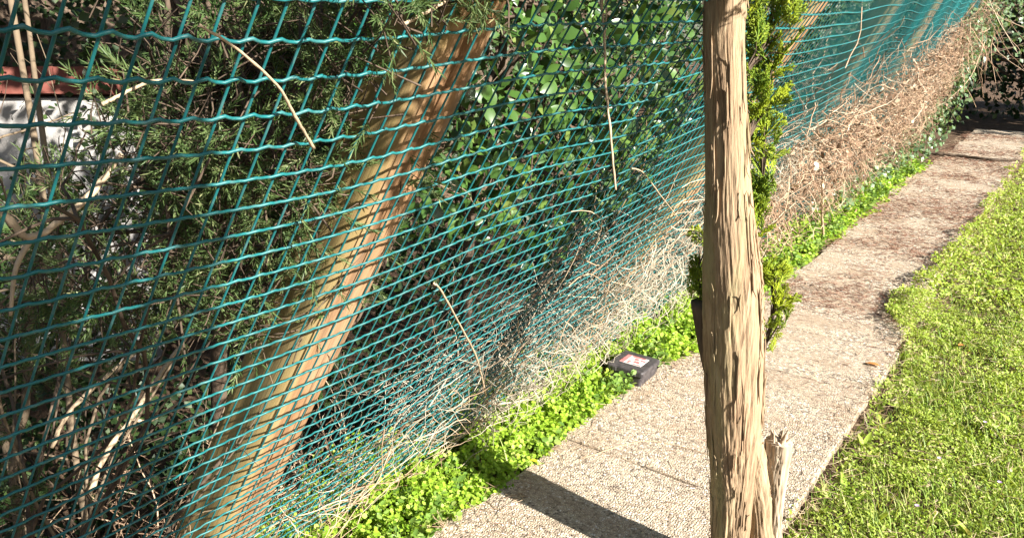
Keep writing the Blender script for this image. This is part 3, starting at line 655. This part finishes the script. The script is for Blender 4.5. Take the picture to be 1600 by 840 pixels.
# greyish dry grass behind the tree
N = 2300; s = rng.uniform(2.0, 4.4, N); thatch('dry_grass_thatch', 'greyish dry grass tangled through the mesh behind the tree', N, s, rng.random(N)**.9*np.interp(s, [2, 2.6, 3.2, 4.4], [.35, .85, 1.25, 1.2]), rng.normal(-.03, .06, N), rng.uniform(.12, .40, N), rng.uniform(.0011, .0024, N), M_DRYGREY, 53, anyway, .55, .01, 8, oop=.7, lim=(-.25, .10))
N = 110; s = rng.uniform(1.7, 3.4, N); thatch('dry_stems', 'thin dry stems crossing the mesh above the bait box', N, s, rng.uniform(.1, 1.2, N), rng.normal(.02, .012, N), rng.uniform(.15, .5, N), rng.uniform(.0012, .0022, N), M_DRY, 54, anyway, .22, .02, 8, 5)
# dry stems low on the near mesh
N = 120; s = rng.normal(1.55, .28, N); thatch('dry_stems', 'thin dry stems tangled low in the mesh beside the wooden post', N, s, np.abs(rng.normal(.28, .24, N)), rng.normal(.012, .018, N), rng.uniform(.10, .42, N), rng.uniform(.0010, .0022, N), M_DRY, 55, anyway, .24, .02, 8, 5)
N = 260; s = rng.normal(1.62, .16, N); thatch('dry_grass_thatch', 'small nest of pale dry grass caught in the mesh', N, s, rng.normal(.55, .14, N), rng.normal(-.05, .05, N), rng.uniform(.06, .24, N), rng.uniform(.0009, .0018, N), M_DRYGREY, 56, anyway, .40, .05)
N = 420; s = rng.uniform(.7, 1.5, N); thatch('dry_grass_thatch', 'dry brown grass matted behind the foot of the mesh', N, s, rng.uniform(.02, .3, N), rng.normal(-.08, .07, N), rng.uniform(.06, .25, N), rng.uniform(.0010, .002, N), M_DRYPINK, 57, anyway, .40, .05)

# ------------------------------------------------------------------ single twigs and branches
def twig(ctrl, r0, r1, label, cat='twig', mat=M_BRANCH, side=None, name='dry_twig', m_=36, group=None, seed=0):
    r = np.random.default_rng(seed+len(ctrl)); c = spline(ctrl, m_); c = c + (r.random((m_, 3))-.5)*r0*.5
    rad = np.linspace(r0, r1, m_)*(1+.10*r.normal(size=m_)); mb = MB(); add_tubes(mb, c[None], rad[None], 8, True)
    if side:
        root = empty(name, tuple(c[0])); part('stem', mb, mat, root)
        for q, sr in side:
            sb = MB(); cc = spline(q, 16); add_tubes(sb, cc[None], np.linspace(sr, sr*.5, 16)[None], 6, True); part('side_twig', sb, mat, root)
        return tag(root, label, cat, group)
    return tag(mb.build(name, mat), label, cat, group)
twig([V3(.445, .705, 1.600), V3(.497, .720, 1.574), V3(.561, .747, 1.533), V3(.60, .772, 1.495), V3(.651, .804, 1.447)], .0014, .0022, 'straight pale dead twig slanting across the front of the mesh')
twig([V3(1.40, .78, 1.95), V3(1.345, .782, 1.74), V3(1.334, .778, 1.645), V3(1.320, .761, 1.576), V3(1.298, .741, 1.484), V3(1.281, .716, 1.392), V3(1.263, .692, 1.303)], .0032, .0020, 'long pale vine stem hanging straight down in front of the mesh', side=[([V3(1.35, .79, 1.72), V3(1.338, .77, 1.64), V3(1.316, .758, 1.555)], .0025)])
twig([V3(.735, .715, 1.600), V3(.752, .709, 1.609), V3(.789, .697, 1.627), V3(.86, .67, 1.68)], .0024, .0022, 'short broken pale twig poking out above the wooden post')
twig([V3(.70, 2.0, .56), V3(.769, 2.0, .647), V3(.927, 2.0, .727), V3(1.11, 2.0, .803), V3(1.238, 2.0, .906), V3(1.36, 2.0, 1.05)], .0065, .004, 'long bare branch rising diagonally in the shade behind the fence', 'branch', side=[([V3(1.11, 2.0, .803), V3(1.2, 1.97, .80), V3(1.34, 1.94, .81)], .005)], name='bare_branch')
twig([V3(.74, 1.95, .40), V3(.805, 1.95, .507), V3(.886, 1.95, .578), V3(.995, 1.95, .683), V3(1.10, 1.95, .775)], .0075, .005, 'stout forked dead branch behind the fence above the thorny brush', 'branch', side=[([V3(.886, 1.95, .578), V3(.93, 1.93, .56), V3(1.02, 1.9, .60)], .006)], name='bare_branch')
twig([V3(.35, 1.2, 1.375), V3(.416, 1.2, 1.352), V3(.450, 1.2, 1.307), V3(.534, 1.2, 1.349), V3(.598, 1.2, 1.409)], .006, .0045, 'pale forked branch behind the upper mesh below the white wall', 'branch', side=[([V3(.45, 1.2, 1.307), V3(.421, 1.2, 1.266), V3(.402, 1.2, 1.20)], .005)], name='bare_branch')
twig([V3(.43, .89, 1.515), V3(.447, .885, 1.523), V3(.489, .875, 1.539), V3(.548, .878, 1.534)], .0022, .0016, 'thin arched dry twig just behind the mesh beside the juniper')
twig([V3(1.80, .95, 1.24), V3(1.957, .987, 1.20), V3(2.30, 1.09, 1.06), V3(2.77, 1.233, .873)], .0022, .0016, 'pale dry stem sloping down the mesh toward the tree trunk')
twig([V3(1.16, 1.07, 1.07), V3(1.202, 1.086, 1.036), V3(1.399, 1.201, .861), V3(1.63, 1.339, .65), V3(1.9, 1.52, .36)], .0022, .003, 'long thin dry stem curving down the mesh to the weeds')
twig([V3(6.147, 1.50, -.02), V3(5.85, 1.455, .20), V3(5.5, 1.385, .42), V3(5.05, 1.285, .68)], .011, .007, 'bare stick leaning up from the weedy edge of the path', 'stick', name='leaning_stick', mat=M_BRANCH)
twig([V3(11.0, 1.62, .05), V3(11.034, 1.50, .045), V3(11.06, 1.207, .035), V3(11.0, .857, .03), V3(11.2, .56, .03)], .022, .016, 'dark fallen stick lying across the far end of the path', 'stick', name='fallen_stick', mat=M_LIMB)
twig([V3(2.25, 1.33, .012), V3(2.5, 1.2, .012), V3(2.56, 1.0, .012), V3(2.55, .82, .011)], .0016, .001, 'thin straw stalk lying flat on the gravel concrete path', 'stalk', name='straw_stalk', mat=M_DRY)
# bare saplings behind the mesh
def sapling(ctrl, r0, r1, label, seed, k=7):
    root = empty('bare_sapling', tuple(ctrl[0])); c = spline(ctrl, 50); r = np.random.default_rng(seed)
    c[:, :2] += (np.cumsum(r.normal(size=(50, 2)), 0))*.0012
    mb = MB(); add_tubes(mb, c[None], np.linspace(r0, r1, 50)[None]*(1+.06*r.normal(size=(1, 50))), 9); part('trunk', mb, M_SAP, root)
    for i in range(k):
        j = r.integers(12, 49); a = r.random()*2*PI; d = np.array([math.cos(a), math.sin(a), r.uniform(.1, 1.1)])
        q = stems(c[j][None], d[None], [r.uniform(.15, .5)], 9, .22, 0, seed*50+i); mb = MB(); add_tubes(mb, q, taper(1, 9, r0*.35, r0*.12), 6); part('branch', mb, M_SAP, root)
    return tag(root, label, 'sapling', 'bare saplings behind the fence')
sapling([V3(.77, 2.1, -.5), V3(.784, 2.1, .188), V3(.796, 2.1, .476), V3(.823, 2.1, .738), V3(.847, 2.1, .933), V3(.866, 2.1, 1.139), V3(.93, 2.15, 2.1)], .0105, .006, 'slender bare sapling standing beside the thorny brush behind the fence', 5)
sapling([V3(.60, 2.3, -1.2), V3(.672, 2.3, .254), V3(.751, 2.3, .551), V3(.792, 2.3, .735), V3(.837, 2.3, .914), V3(.90, 2.3, 1.159), V3(.95, 2.4, 2.2)], .014, .008, 'thicker lichen-spotted sapling with short side branches behind the fence', 6)
sapling([V3(.45, 2.9, -1.2), V3(.70, 2.9, .7), V3(.90, 2.9, 1.3), V3(1.0, 2.95, 2.3)], .017, .010, 'dark crooked sapling standing in front of the white wall', 7)
sapling([V3(1.0, 3.3, -1.2), V3(.98, 3.3, .8), V3(.92, 3.3, 1.5), V3(.86, 3.3, 2.3)], .020, .012, 'thick bare sapling leaning in front of the red tiled coping', 8, 10)

# dead thorn bush low behind the mesh
def thorn_bush(c, n_st, spread, height, seed, label, mat=M_DRYPINK, name='thorny_brush'):
    root = empty(name, tuple(c)); r = np.random.default_rng(seed)
    st = np.array(c)+np.c_[r.normal(0, spread*.45, n_st), r.normal(0, spread*.45, n_st), np.zeros(n_st)]
    d = np.c_[r.normal(0, .6, n_st), r.normal(0, .6, n_st), r.uniform(.5, 1.3, n_st)]
    Q = stems(st, d, r.uniform(.5, 1.2, n_st)*height*1.3, 12, .30, .05, seed); mb = MB(); add_tubes(mb, Q, taper(n_st, 12, r.uniform(.002, .005, n_st), np.full(n_st, .0012)), 5)
    o = part('stems', mb, mat, root); o['kind'] = 'stuff'
    k = n_st*15; i = r.integers(0, n_st, k); j = r.integers(2, 12, k); b = Q[i, j]; dd = unit(r.normal(size=(k, 3))); T = stems(b, dd, r.uniform(.02, .09, k), 4, .2, 0, seed+1)
    mb = MB(); add_tubes(mb, T, taper(k, 4, .0016, .0006), 3)
    q = k*2; i = r.integers(0, k, q); b = T[i, r.integers(1, 4, q)]; T2 = np.stack([b, b+unit(r.normal(size=(q, 3)))*r.uniform(.008, .028, (q, 1))], 1); add_tubes(mb, T2, taper(q, 2, .0012, .0003), 3)
    o = part('thorns', mb, mat, root); o['kind'] = 'stuff'
    return tag(root, label, 'bush')
thorn_bush(V3(.98, 2.02, -.12), 46, .20, .50, 201, 'dead thorny brush with pale spines low behind the fence')
thorn_bush(V3(.80, 2.35, -.95), 34, .30, 1.0, 202, 'dead brown bramble beside the bare saplings in the shade', M_DRY)
thorn_bush(V3(1.75, 2.06, -.25), 30, .30, .65, 203, 'dry twiggy undergrowth behind the mesh right of the wooden post'.replace(' right of', ' past'), M_DRY)

# ------------------------------------------------------------------ evergreens behind the fence
def crown_points(c, rad, N, r, fill=.55, lump=.35, sc=2.2):
    u = unit(r.normal(size=(N, 3))); k = 1-lump+2*lump*vnoise(u*sc+np.array(c)*3.1, 13)
    t = 1-fill*r.random(N)**1.6; return np.array(c)+u*np.array(rad)*(k*t)[:, None], u
def juniper(name, label, lobes, n_sh, size, trunk, seed, behind=True):
    root = empty(name, tuple(trunk[0])); r = np.random.default_rng(seed); pts = []; dirs = []
    wt = np.array([a[1][0]*a[1][1]*a[1][2] for a in lobes])**.67; wt /= wt.sum(); tw = MB(); tcv = spline(trunk, 40)
    add_tubes(tw, tcv[None], np.linspace(.03, .010, 40)[None], 10); part('trunk', tw, M_LIMB, root)
    bm_ = MB()
    for (c, rad), w in zip(lobes, wt):
        kc = max(3, int(n_sh*w/20)); p, u = crown_points(c, rad, kc, r); p = np.repeat(p, 20, 0)+np.clip(r.normal(size=(kc*20, 3)), -1.6, 1.6)*np.array([.030, .034, .034]); pts.append(p); dirs.append(np.repeat(u, 20, 0))
        for q in range(9):
            e, _ = crown_points(c, np.array(rad)*.9, 1, r, .3); b = tcv[r.integers(15, 40)]; mid = (b+e[0])/2+r.normal(size=3)*.04
            cc = spline([b, mid, e[0]], 10); add_tubes(bm_, cc[None], np.linspace(.006, .0018, 10)[None], 5)
    pts = np.concatenate(pts); dirs = np.concatenate(dirs)
    if behind:   # nothing of it in front of the mesh except a few tips
        th = lean(pts[:, 1]); nn = -pts[:, 0]; lim = FOOT-pts[:, 2]*np.tan(th); k = nn > lim+.015*(r.random(len(nn)) > .06)-.035*(r.random(len(nn)) < .05); pts, dirs = pts[k], dirs[k]
    dirs = unit(dirs*.7+r.normal(size=dirs.shape)*.75+np.array([.25, 0, .1]))
    # group shoots on little twigs
    tw_st = pts-dirs*r.uniform(.03, .09, (len(pts), 1))+r.normal(size=pts.shape)*.02
    add_tubes(bm_, np.stack([tw_st, (tw_st+pts)/2+r.normal(size=pts.shape)*.004, pts], 1), taper(len(pts), 3, .0017, .0009), 3)
    o = part('twigs', bm_, M_LIMB, root); o['kind'] = 'stuff'
    mb = MB(); scatter(mb, NEED_V, NEED_F, pts, basis(dirs), r.uniform(.8, 1.25, len(pts))*size); part('foliage', mb, M_JUN, root)
    return tag(root, label, 'juniper')
juniper('juniper_shrub', 'needle-leaved juniper shrub pressing against the upper mesh beside the post',
        [(V3(.72, 1.10, 1.50), (.22, .14, .22)), (V3(.80, 1.10, 1.42), (.26, .17, .26)), (V3(.98, 1.20, 1.45), (.28, .16, .26)), (V3(.62, 1.32, 1.22), (.26, .17, .20)), (V3(.95, 1.38, 1.12), (.26, .20, .18)), (V3(1.12, 1.5, 1.72), (.35, .30, .3))],
        2500, .0165, [V3(1.25, 2.3, -1.2), V3(1.18, 2.0, .5), V3(1.0, 1.6, 1.0), V3(.80, 1.35, 1.5), V3(.78, 1.3, 1.9)], 301)
juniper('juniper_branch', 'dark juniper bough drooping over the top of the wooden post',
        [(V3(.78, .70, 1.70), (.08, .10, .06)), (V3(.69, .72, 1.69), (.08, .08, .055)), (V3(.88, .74, 1.715), (.08, .08, .06)), (V3(.74, .86, 1.55), (.05, .05, .06))], 460, .0150, [V3(.9, 1.3, 1.5), V3(.88, 1.1, 1.72), V3(.84, .9, 1.78), V3(.82, .76, 1.74)], 302, False)
juniper('juniper_shrub', 'shaded juniper growing low behind the near mesh',
        [(V3(.42, 2.0, .75), (.35, .28, .40)), (V3(.62, 2.4, .75), (.4, .35, .40)), (V3(.30, 1.9, .35), (.30, .3, .3))], 1100, .016, [V3(.45, 2.3, -1.2), V3(.45, 2.2, .5), V3(.5, 2.2, 1.2)], 303)

def bare_shrub(name, label, base, N, h, rad, seed, mat=M_DRY):
    root = empty(name, tuple(base)); r = np.random.default_rng(seed)
    for k in range(N):
        st = np.array(base)+np.r_[r.normal(0, .06, 2), 0]; q = stems(st[None], np.array([[r.normal(.1, .22), r.normal(0, .22), 1.]]), [h*r.uniform(.8, 1.2)], 16, .30, -.05, seed+k); rr = 0; lim_ = -(FOOT-q[..., 2]*np.tan(lean(q[..., 1]))+.04); q[..., 0] = np.minimum(q[..., 0], np.where(q[..., 2] < 2.2, lim_, 9)); rr = rad*r.uniform(.5, 1.2)
        mb = MB(); add_tubes(mb, q, taper(1, 16, rr, rr*.35), 7); b = part('branch', mb, mat, root)
        m_ = 7; j = r.integers(6, 15, m_); T = stems(q[0, j], unit(r.normal(size=(m_, 3))+np.array([-.5, 0, .3])), r.uniform(.08, .35, m_), 7, .3, 0, seed+50+k)
        mb = MB(); add_tubes(mb, T, taper(m_, 7, rr*.4, rr*.15), 5); o = mb.build('twigs', mat, b); o['kind'] = 'stuff'
    return tag(root, label, 'shrub')
bare_shrub('bare_shrub', 'leafless shrub with curved tan branches behind the near upper mesh', V3(.40, 1.75, -.02), 12, 1.9, .0065, 211, M_LIMB)
bare_shrub('bare_shrub', 'pale leafless shrub tangled among the juniper behind the near mesh', V3(.62, 1.85, -.02), 8, 2.0, .0050, 231, M_SAP)
bare_shrub('bare_shrub', 'dark leafless shrub with fine twigs in front of the white wall', V3(1.45, 3.9, -1.17), 14, 3.0, .008, 251, M_LIMB)

def leafy_shrub(name, label, lobes, n_leaf, size, mat, trunk, seed, cat='shrub', singles=0, tv=LAUREL_V, tf=LAUREL_F, fill=.5, lump=.35, group=None, face=(1., -.1, .55), clip=True, tr=.035):
    root = empty(name, tuple(trunk[0])); r = np.random.default_rng(seed); wt = np.array([a[1][0]*a[1][1]*a[1][2] for a in lobes])**.67; wt /= wt.sum()
    tcv = spline(trunk, 30); mb = MB(); add_tubes(mb, tcv[None], np.linspace(tr, tr*.4, 30)[None], 9); part('trunk', mb, M_LIMB, root)
    pts = []; dirs = []; bm_ = MB()
    for (c, rad), w in zip(lobes, wt):
        p, u = crown_points(c, rad, int(n_leaf*w), r, fill, lump); pts.append(p); dirs.append(u)
        for q in range(7):
            e, _ = crown_points(c, np.array(rad)*.85, 1, r, .3); b = tcv[r.integers(8, 30)]; cc = spline([b, (b+e[0])/2+r.normal(size=3)*.08, e[0]], 9); add_tubes(bm_, cc[None], np.linspace(tr*.35, tr*.08, 9)[None], 5)
    o = part('limbs', bm_, M_LIMB, root); o['kind'] = 'stuff'
    pts = np.concatenate(pts); dirs = np.concatenate(dirs)
    if clip:
        th = lean(pts[:, 1]); k = (-pts[:, 0] > FOOT-pts[:, 2]*np.tan(th)+.04) | (pts[:, 2] > 2.15); k &= pts[:, 2] > ground_h(pts[:, 0], pts[:, 1])+.02; pts, dirs = pts[k], dirs[k]
    d = unit(dirs*.5+r.normal(size=dirs.shape)*.8+np.array([0, 0, -.25])); up = unit(np.array(face)+r.normal(size=dirs.shape)*.55)
    M = basis(d, up=up); sc = size*r.uniform(.6, 1.2, len(pts))
    if singles:
        # the leaves that show largest: those nearest the eye
        dist = np.linalg.norm(pts-np.array([0, 0, EYE]), axis=1)-.12*((dirs@np.array([.8, -.55, .2])) > .3); idx = np.argsort(dist); one, rest = idx[:singles], idx[singles:]
        t = MB(); t.add(np.array(tv), np.array(tf[0])); me = t.mesh('leaf'); me.materials.append(mat); loc = Vector(root.location)
        for i in one:
            o = bpy.data.objects.new('leaf', me); C.objects.link(o); o.parent = root
            o.matrix_basis = Matrix.Translation(Vector(pts[i])-loc) @ Matrix(M[i].tolist()).to_4x4() @ Matrix.Scale(float(sc[i]), 4)
        pts, M, sc = pts[rest], M[rest], sc[rest]
    mb = MB(); scatter(mb, tv, tf, pts, M, sc); o = part('foliage', mb, mat, root); o['kind'] = 'stuff'
    return tag(root, label, cat, group)
leafy_shrub('laurel_shrub', 'broad-leaved glossy green laurel shrub behind the mesh beyond the post',
            [(V3(2.35, 1.85, 1.45), (.30, .45, .45)), (V3(3.0, 1.75, 1.50), (.32, .5, .5)), (V3(3.6, 1.85, 1.45), (.35, .5, .55)), (V3(2.0, 2.1, 1.25), (.35, .4, .4)), (V3(3.0, 2.0, .95), (.30, .7, .4)), (V3(3.0, 2.3, 2.2), (.5, 1.1, .45))],
            3200, .076, M_LAUREL, [V3(2.9, 2.5, -1.2), V3(2.9, 2.4, .8), V3(2.9, 2.2, 1.5), V3(2.9, 2.2, 2.2)], 401, singles=290)
leafy_shrub('laurel_shrub', 'light green small-leaved shrub seen past the edge of the wooden post',
            [(V3(1.75, 2.2, 1.55), (.3, .35, .5)), (V3(1.95, 2.5, 1.1), (.35, .4, .5))], 900, .045, leaf_mat('bright_leaves', [(0, (.04, .10, .014)), (.6, (.085, .18, .022)), (1, (.18, .27, .045))], .4, .4, .25), [V3(1.9, 2.7, -1.2), V3(1.85, 2.5, .8), V3(1.8, 2.4, 1.6)], 402)
leafy_shrub('evergreen_shrub', 'small-leaved green shrub behind the far mesh and dead vines',
            [(V3(5.0, 2.2, 1.0), (.4, .8, .7)), (V3(6.4, 2.2, 1.0), (.4, .8, .7)), (V3(7.8, 2.2, 1.1), (.4, .9, .8)), (V3(9.4, 2.1, 1.2), (.4, .9, .8)), (V3(4.2, 2.3, .7), (.4, .7, .5))], 5200, .05, M_DARKLEAF, [V3(6.5, 2.9, -1.2), V3(6.5, 2.7, .8), V3(6.6, 2.5, 1.6)], 403)
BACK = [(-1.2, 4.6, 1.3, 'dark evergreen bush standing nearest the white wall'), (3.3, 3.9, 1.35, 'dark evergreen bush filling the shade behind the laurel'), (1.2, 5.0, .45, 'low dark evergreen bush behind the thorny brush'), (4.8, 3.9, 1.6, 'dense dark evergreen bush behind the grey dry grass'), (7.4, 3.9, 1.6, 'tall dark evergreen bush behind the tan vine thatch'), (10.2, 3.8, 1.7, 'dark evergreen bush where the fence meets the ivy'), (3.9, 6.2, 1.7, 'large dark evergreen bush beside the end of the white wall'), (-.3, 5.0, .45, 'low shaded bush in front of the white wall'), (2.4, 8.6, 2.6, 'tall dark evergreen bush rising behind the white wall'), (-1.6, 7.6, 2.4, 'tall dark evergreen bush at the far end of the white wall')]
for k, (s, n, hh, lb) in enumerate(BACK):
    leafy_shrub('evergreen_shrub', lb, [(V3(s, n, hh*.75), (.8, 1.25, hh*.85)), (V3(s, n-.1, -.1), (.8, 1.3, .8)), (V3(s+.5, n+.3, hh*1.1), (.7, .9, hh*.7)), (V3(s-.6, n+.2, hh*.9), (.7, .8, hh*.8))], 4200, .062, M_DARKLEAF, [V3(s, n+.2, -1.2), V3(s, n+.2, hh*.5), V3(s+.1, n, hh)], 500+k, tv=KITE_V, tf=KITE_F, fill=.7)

for k, (s, n, lb) in enumerate(((.4, 3.6, 'evergreen tree added to block sky light over the juniper behind the fence'), (3.4, 3.6, 'evergreen tree added to block sky light over the laurel behind the fence'), (6.8, 3.7, 'evergreen tree added to block sky light over the dead vines behind the fence'))):  # added trees, crowns out of view, darken the background by blocking sky light
    leafy_shrub('evergreen_tree', lb, [(V3(s, n, 3.7), (1.8, 1.9, .9)), (V3(s+.6, n+1, 4.6), (1.8, 1.6, .9)), (V3(s-.5, n+2.2, 3.6), (1.6, 1.7, .9)), (V3(s+.3, n-1.0, 3.5), (.9, 1.7, .7))], 6500, .13, M_DARKLEAF, [V3(s, n+.9, -1.2), V3(s, n+.8, 1.2), V3(s+.1, n+.5, 3.0), V3(s, n+.4, 4.6)], 540+k, 'tree', tv=KITE_V, tf=KITE_F, clip=False, fill=.8, tr=.11, group='added sky-blocking trees behind the fence')

leafy_shrub('bramble_bush', 'low dark bramble filling the ditch behind the thorny brush', [(V3(1.3, 3.4, -.55), (.8, 1.1, .55)), (V3(2.4, 3.3, -.6), (.7, .9, .5)), (V3(.4, 3.5, -.5), (.8, .8, .6)), (V3(1.0, 4.6, -.3), (.8, 1.3, .8))], 7500, .045, M_DARKLEAF, [V3(1.2, 3.6, -1.2), V3(1.2, 3.6, -.9), V3(1.3, 3.5, -.5)], 571, 'bramble', tv=KITE_V, tf=KITE_F, fill=.6, clip=False, tr=.012)
# far hedge closing the garden behind everything
hedge = empty('tall_hedge', V3(4, 11, 0)); r = np.random.default_rng(560)
xs_ = np.linspace(-10, 22, 90); zs_ = np.linspace(-1, 5.2, 26); S_, Z_ = np.meshgrid(xs_, zs_, indexing='ij'); N_ = 11 - 1.6*(vnoise(np.stack([S_*.9, Z_*.9, S_*0], -1), 31)-.5) - .7*(vnoise(np.stack([S_*2.3, Z_*2.3, S_*0], -1), 32)-.5) + .18*np.clip(Z_-4, 0, 9)**2
V = P(S_, N_, Z_).reshape(-1, 3); i, j = np.meshgrid(np.arange(89), np.arange(25), indexing='ij'); a = (i*26+j).ravel(); back = V.copy(); back[:, 0] -= 1.5
mb = MB().add(V, np.stack([a, a+26, a+27, a+1], -1)); mb.add(back, np.stack([a, a+1, a+27, a+26], -1)); part('branch_mass', mb, M_LIMB, hedge)
k = r.integers(0, len(V), 18000); p = V[k]+r.normal(size=(18000, 3))*np.array([.10, .2, .2])+np.array([.12, 0, 0])
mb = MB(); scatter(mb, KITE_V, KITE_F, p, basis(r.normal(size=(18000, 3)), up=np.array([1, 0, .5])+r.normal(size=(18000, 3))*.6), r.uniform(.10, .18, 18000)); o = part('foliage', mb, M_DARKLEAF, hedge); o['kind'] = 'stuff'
tag(hedge, 'tall dark evergreen hedge closing the garden behind the white wall', 'hedge')

# ------------------------------------------------------------------ white garden wall with red tiled coping
wall = tag(empty('garden_wall', V3(2.8, 6.6, 0)), 'white rendered garden wall with red tiled coping seen through branches', 'wall')
wall.rotation_euler = (0, 0, R(36))
def plain_box(x0, x1, y0, y1, z0, z1):
    v = [(x, y, z) for z in (z0, z1) for y in (y0, y1) for x in (x0, x1)]
    return MB().add(v, [(0, 2, 3, 1), (4, 5, 7, 6), (0, 1, 5, 4), (2, 6, 7, 3), (0, 4, 6, 2), (1, 3, 7, 5)])
plain_box(-2.6, .55, -.12, .12, -1.3, 1.06).build('render', M_WHITE, wall, False)
for k in range(16):
    o = plain_box(-.094, .094, -.20, .18, 0, .20).build('coping_tile', M_RED, wall, False); o.location = (-2.5+k*.196, 0, 1.065+.004*(k % 2)); o.rotation_euler = (R(-10), 0, R(random.gauss(0, 1)))

# ------------------------------------------------------------------ far end of the path
leafy_shrub('ivy_shrub', 'grey green ivy mound climbing the end of the fence', [(V3(10.6, 1.62, .40), (.26, .5, .45)), (V3(11.0, 1.50, .80), (.28, .45, .45)), (V3(11.1, 1.45, 1.2), (.30, .45, .40)), (V3(11.3, 1.40, 1.65), (.40, .5, .35)), (V3(10.1, 1.35, 1.60), (.20, .5, .26)), (V3(9.4, 1.66, .25), (.18, .8, .28)), (V3(8.0, 1.66, .20), (.16, .7, .24)), (V3(6.9, 1.68, .18), (.15, .6, .22))], 4200, .062, M_IVY, [V3(11.4, 1.8, 0), V3(11.4, 1.7, .6), V3(11.5, 1.5, 1.3)], 601, tv=KITE_V, tf=KITE_F, clip=False)
leafy_shrub('evergreen_tree', 'dark evergreen tree arching over the end of the path', [(V3(15.6, 1.0, 2.5), (1.8, 1.2, 1.3)), (V3(16.2, -.9, 2.4), (1.4, 1.2, 1.5)), (V3(15.2, 2.8, 1.4), (1.1, 1.4, 1.5)), (V3(14.0, 2.2, 1.0), (.7, 1.0, 1.1)), (V3(16.8, 1.2, .8), (1.6, .7, .9)), (V3(16.9, -.8, .7), (1.3, .7, .8))], 8500, .12, M_DARKLEAF, [V3(16.2, 2.4, -.02), V3(16.1, 2.2, 1.0), V3(15.9, 1.7, 2.2), V3(15.8, 1.4, 3.2)], 602, 'tree', tv=KITE_V, tf=KITE_F, clip=False, fill=.8, tr=.12)
leafy_shrub('evergreen_tree', 'tall evergreen tree on the lawn side of the path end', [(V3(14.6, -2.4, 2.6), (1.3, 1.3, 2.4)), (V3(16.6, -3.0, 2.8), (1.6, 1.7, 2.6)), (V3(14.6, -4.2, 3.0), (1.3, 1.2, 2.6)), (V3(18.8, -2.0, 2.4), (2.0, 1.5, 2.4))], 9000, .14, M_DARKLEAF, [V3(15.8, -3.0, -.02), V3(15.8, -3.0, 1.4), V3(15.8, -3.0, 3.6)], 603, 'tree', tv=KITE_V, tf=KITE_F, clip=False, fill=.85, tr=.14)
leafy_shrub('evergreen_shrub', 'dark shrubs closing the view beyond the path end', [(V3(19.0, 2.0, 1.2), (2.6, 1.0, 1.6)), (V3(19.0, -1.5, 1.2), (2.4, 1.0, 1.6)), (V3(17.5, 4.0, 1.6), (1.8, 1.6, 1.9)), (V3(13.2, 3.6, 1.4), (1.2, 1.6, 1.7))], 6500, .13, M_DARKLEAF, [V3(18.4, 3, -.02), V3(18.4, 3, .7), V3(18.4, 3, 1.6)], 604, tv=KITE_V, tf=KITE_F, clip=False, fill=.8, tr=.1)
leafy_shrub('hanging_ivy', 'leafy ivy trailing from the arch above the path end', [(V3(12.6, 1.2, 2.0), (.5, .5, .40)), (V3(13.4, .95, 1.55), (.22, .35, .45)), (V3(12.4, 1.35, 1.5), (.25, .4, .4)), (V3(13.8, .6, 1.9), (.35, .4, .45)), (V3(13.6, 1.1, 2.1), (.7, .4, .5)), (V3(14.2, 1.6, 1.5), (.6, .4, .9))], 1700, .07, M_IVY, [V3(12.4, 1.9, 0), V3(12.4, 1.8, 1.2), V3(12.5, 1.4, 2.0), V3(12.8, .8, 2.1)], 605, 'ivy', tv=KITE_V, tf=KITE_F, clip=False, fill=.8, tr=.03)
N = 70; s = rng.uniform(9.4, 12.4, N); n = rng.uniform(1.1, 1.6, N)
Q = stems(P(s, n, rng.uniform(1.3, 2.0, N)), np.c_[rng.normal(.25, .4, N), rng.normal(0, .4, N), -np.ones(N)], rng.uniform(.4, 1.0, N), 9, .28, .05, 77)
mb = MB(); add_tubes(mb, Q, taper(N, 9, np.full(N, .004), np.full(N, .002)), 4); tag(mb.build('hanging_vines', M_DRYPINK), 'tan dead vines drooping over the ivy at the path end', 'dry vines', kind='stuff')

# added leafy column, stands in for the viewer's own shadow on the near mesh
leafy_shrub('viewer_shadow_stand_in', 'unseen leafy column added to cast the shadow of the viewer on the near fence', [(V3(.12, -1.25, .7), (.45, .50, .8)), (V3(.10, -1.25, 1.5), (.40, .44, .75)), (V3(.06, -1.25, 2.15), (.30, .30, .55))], 7000, .08, M_DARKLEAF, [V3(.1, -1.25, -.02), V3(.1, -1.25, 1.0), V3(.1, -1.25, 2.3)], 701, 'tree', tv=KITE_V, tf=KITE_F, clip=False, fill=.7, lump=.12)
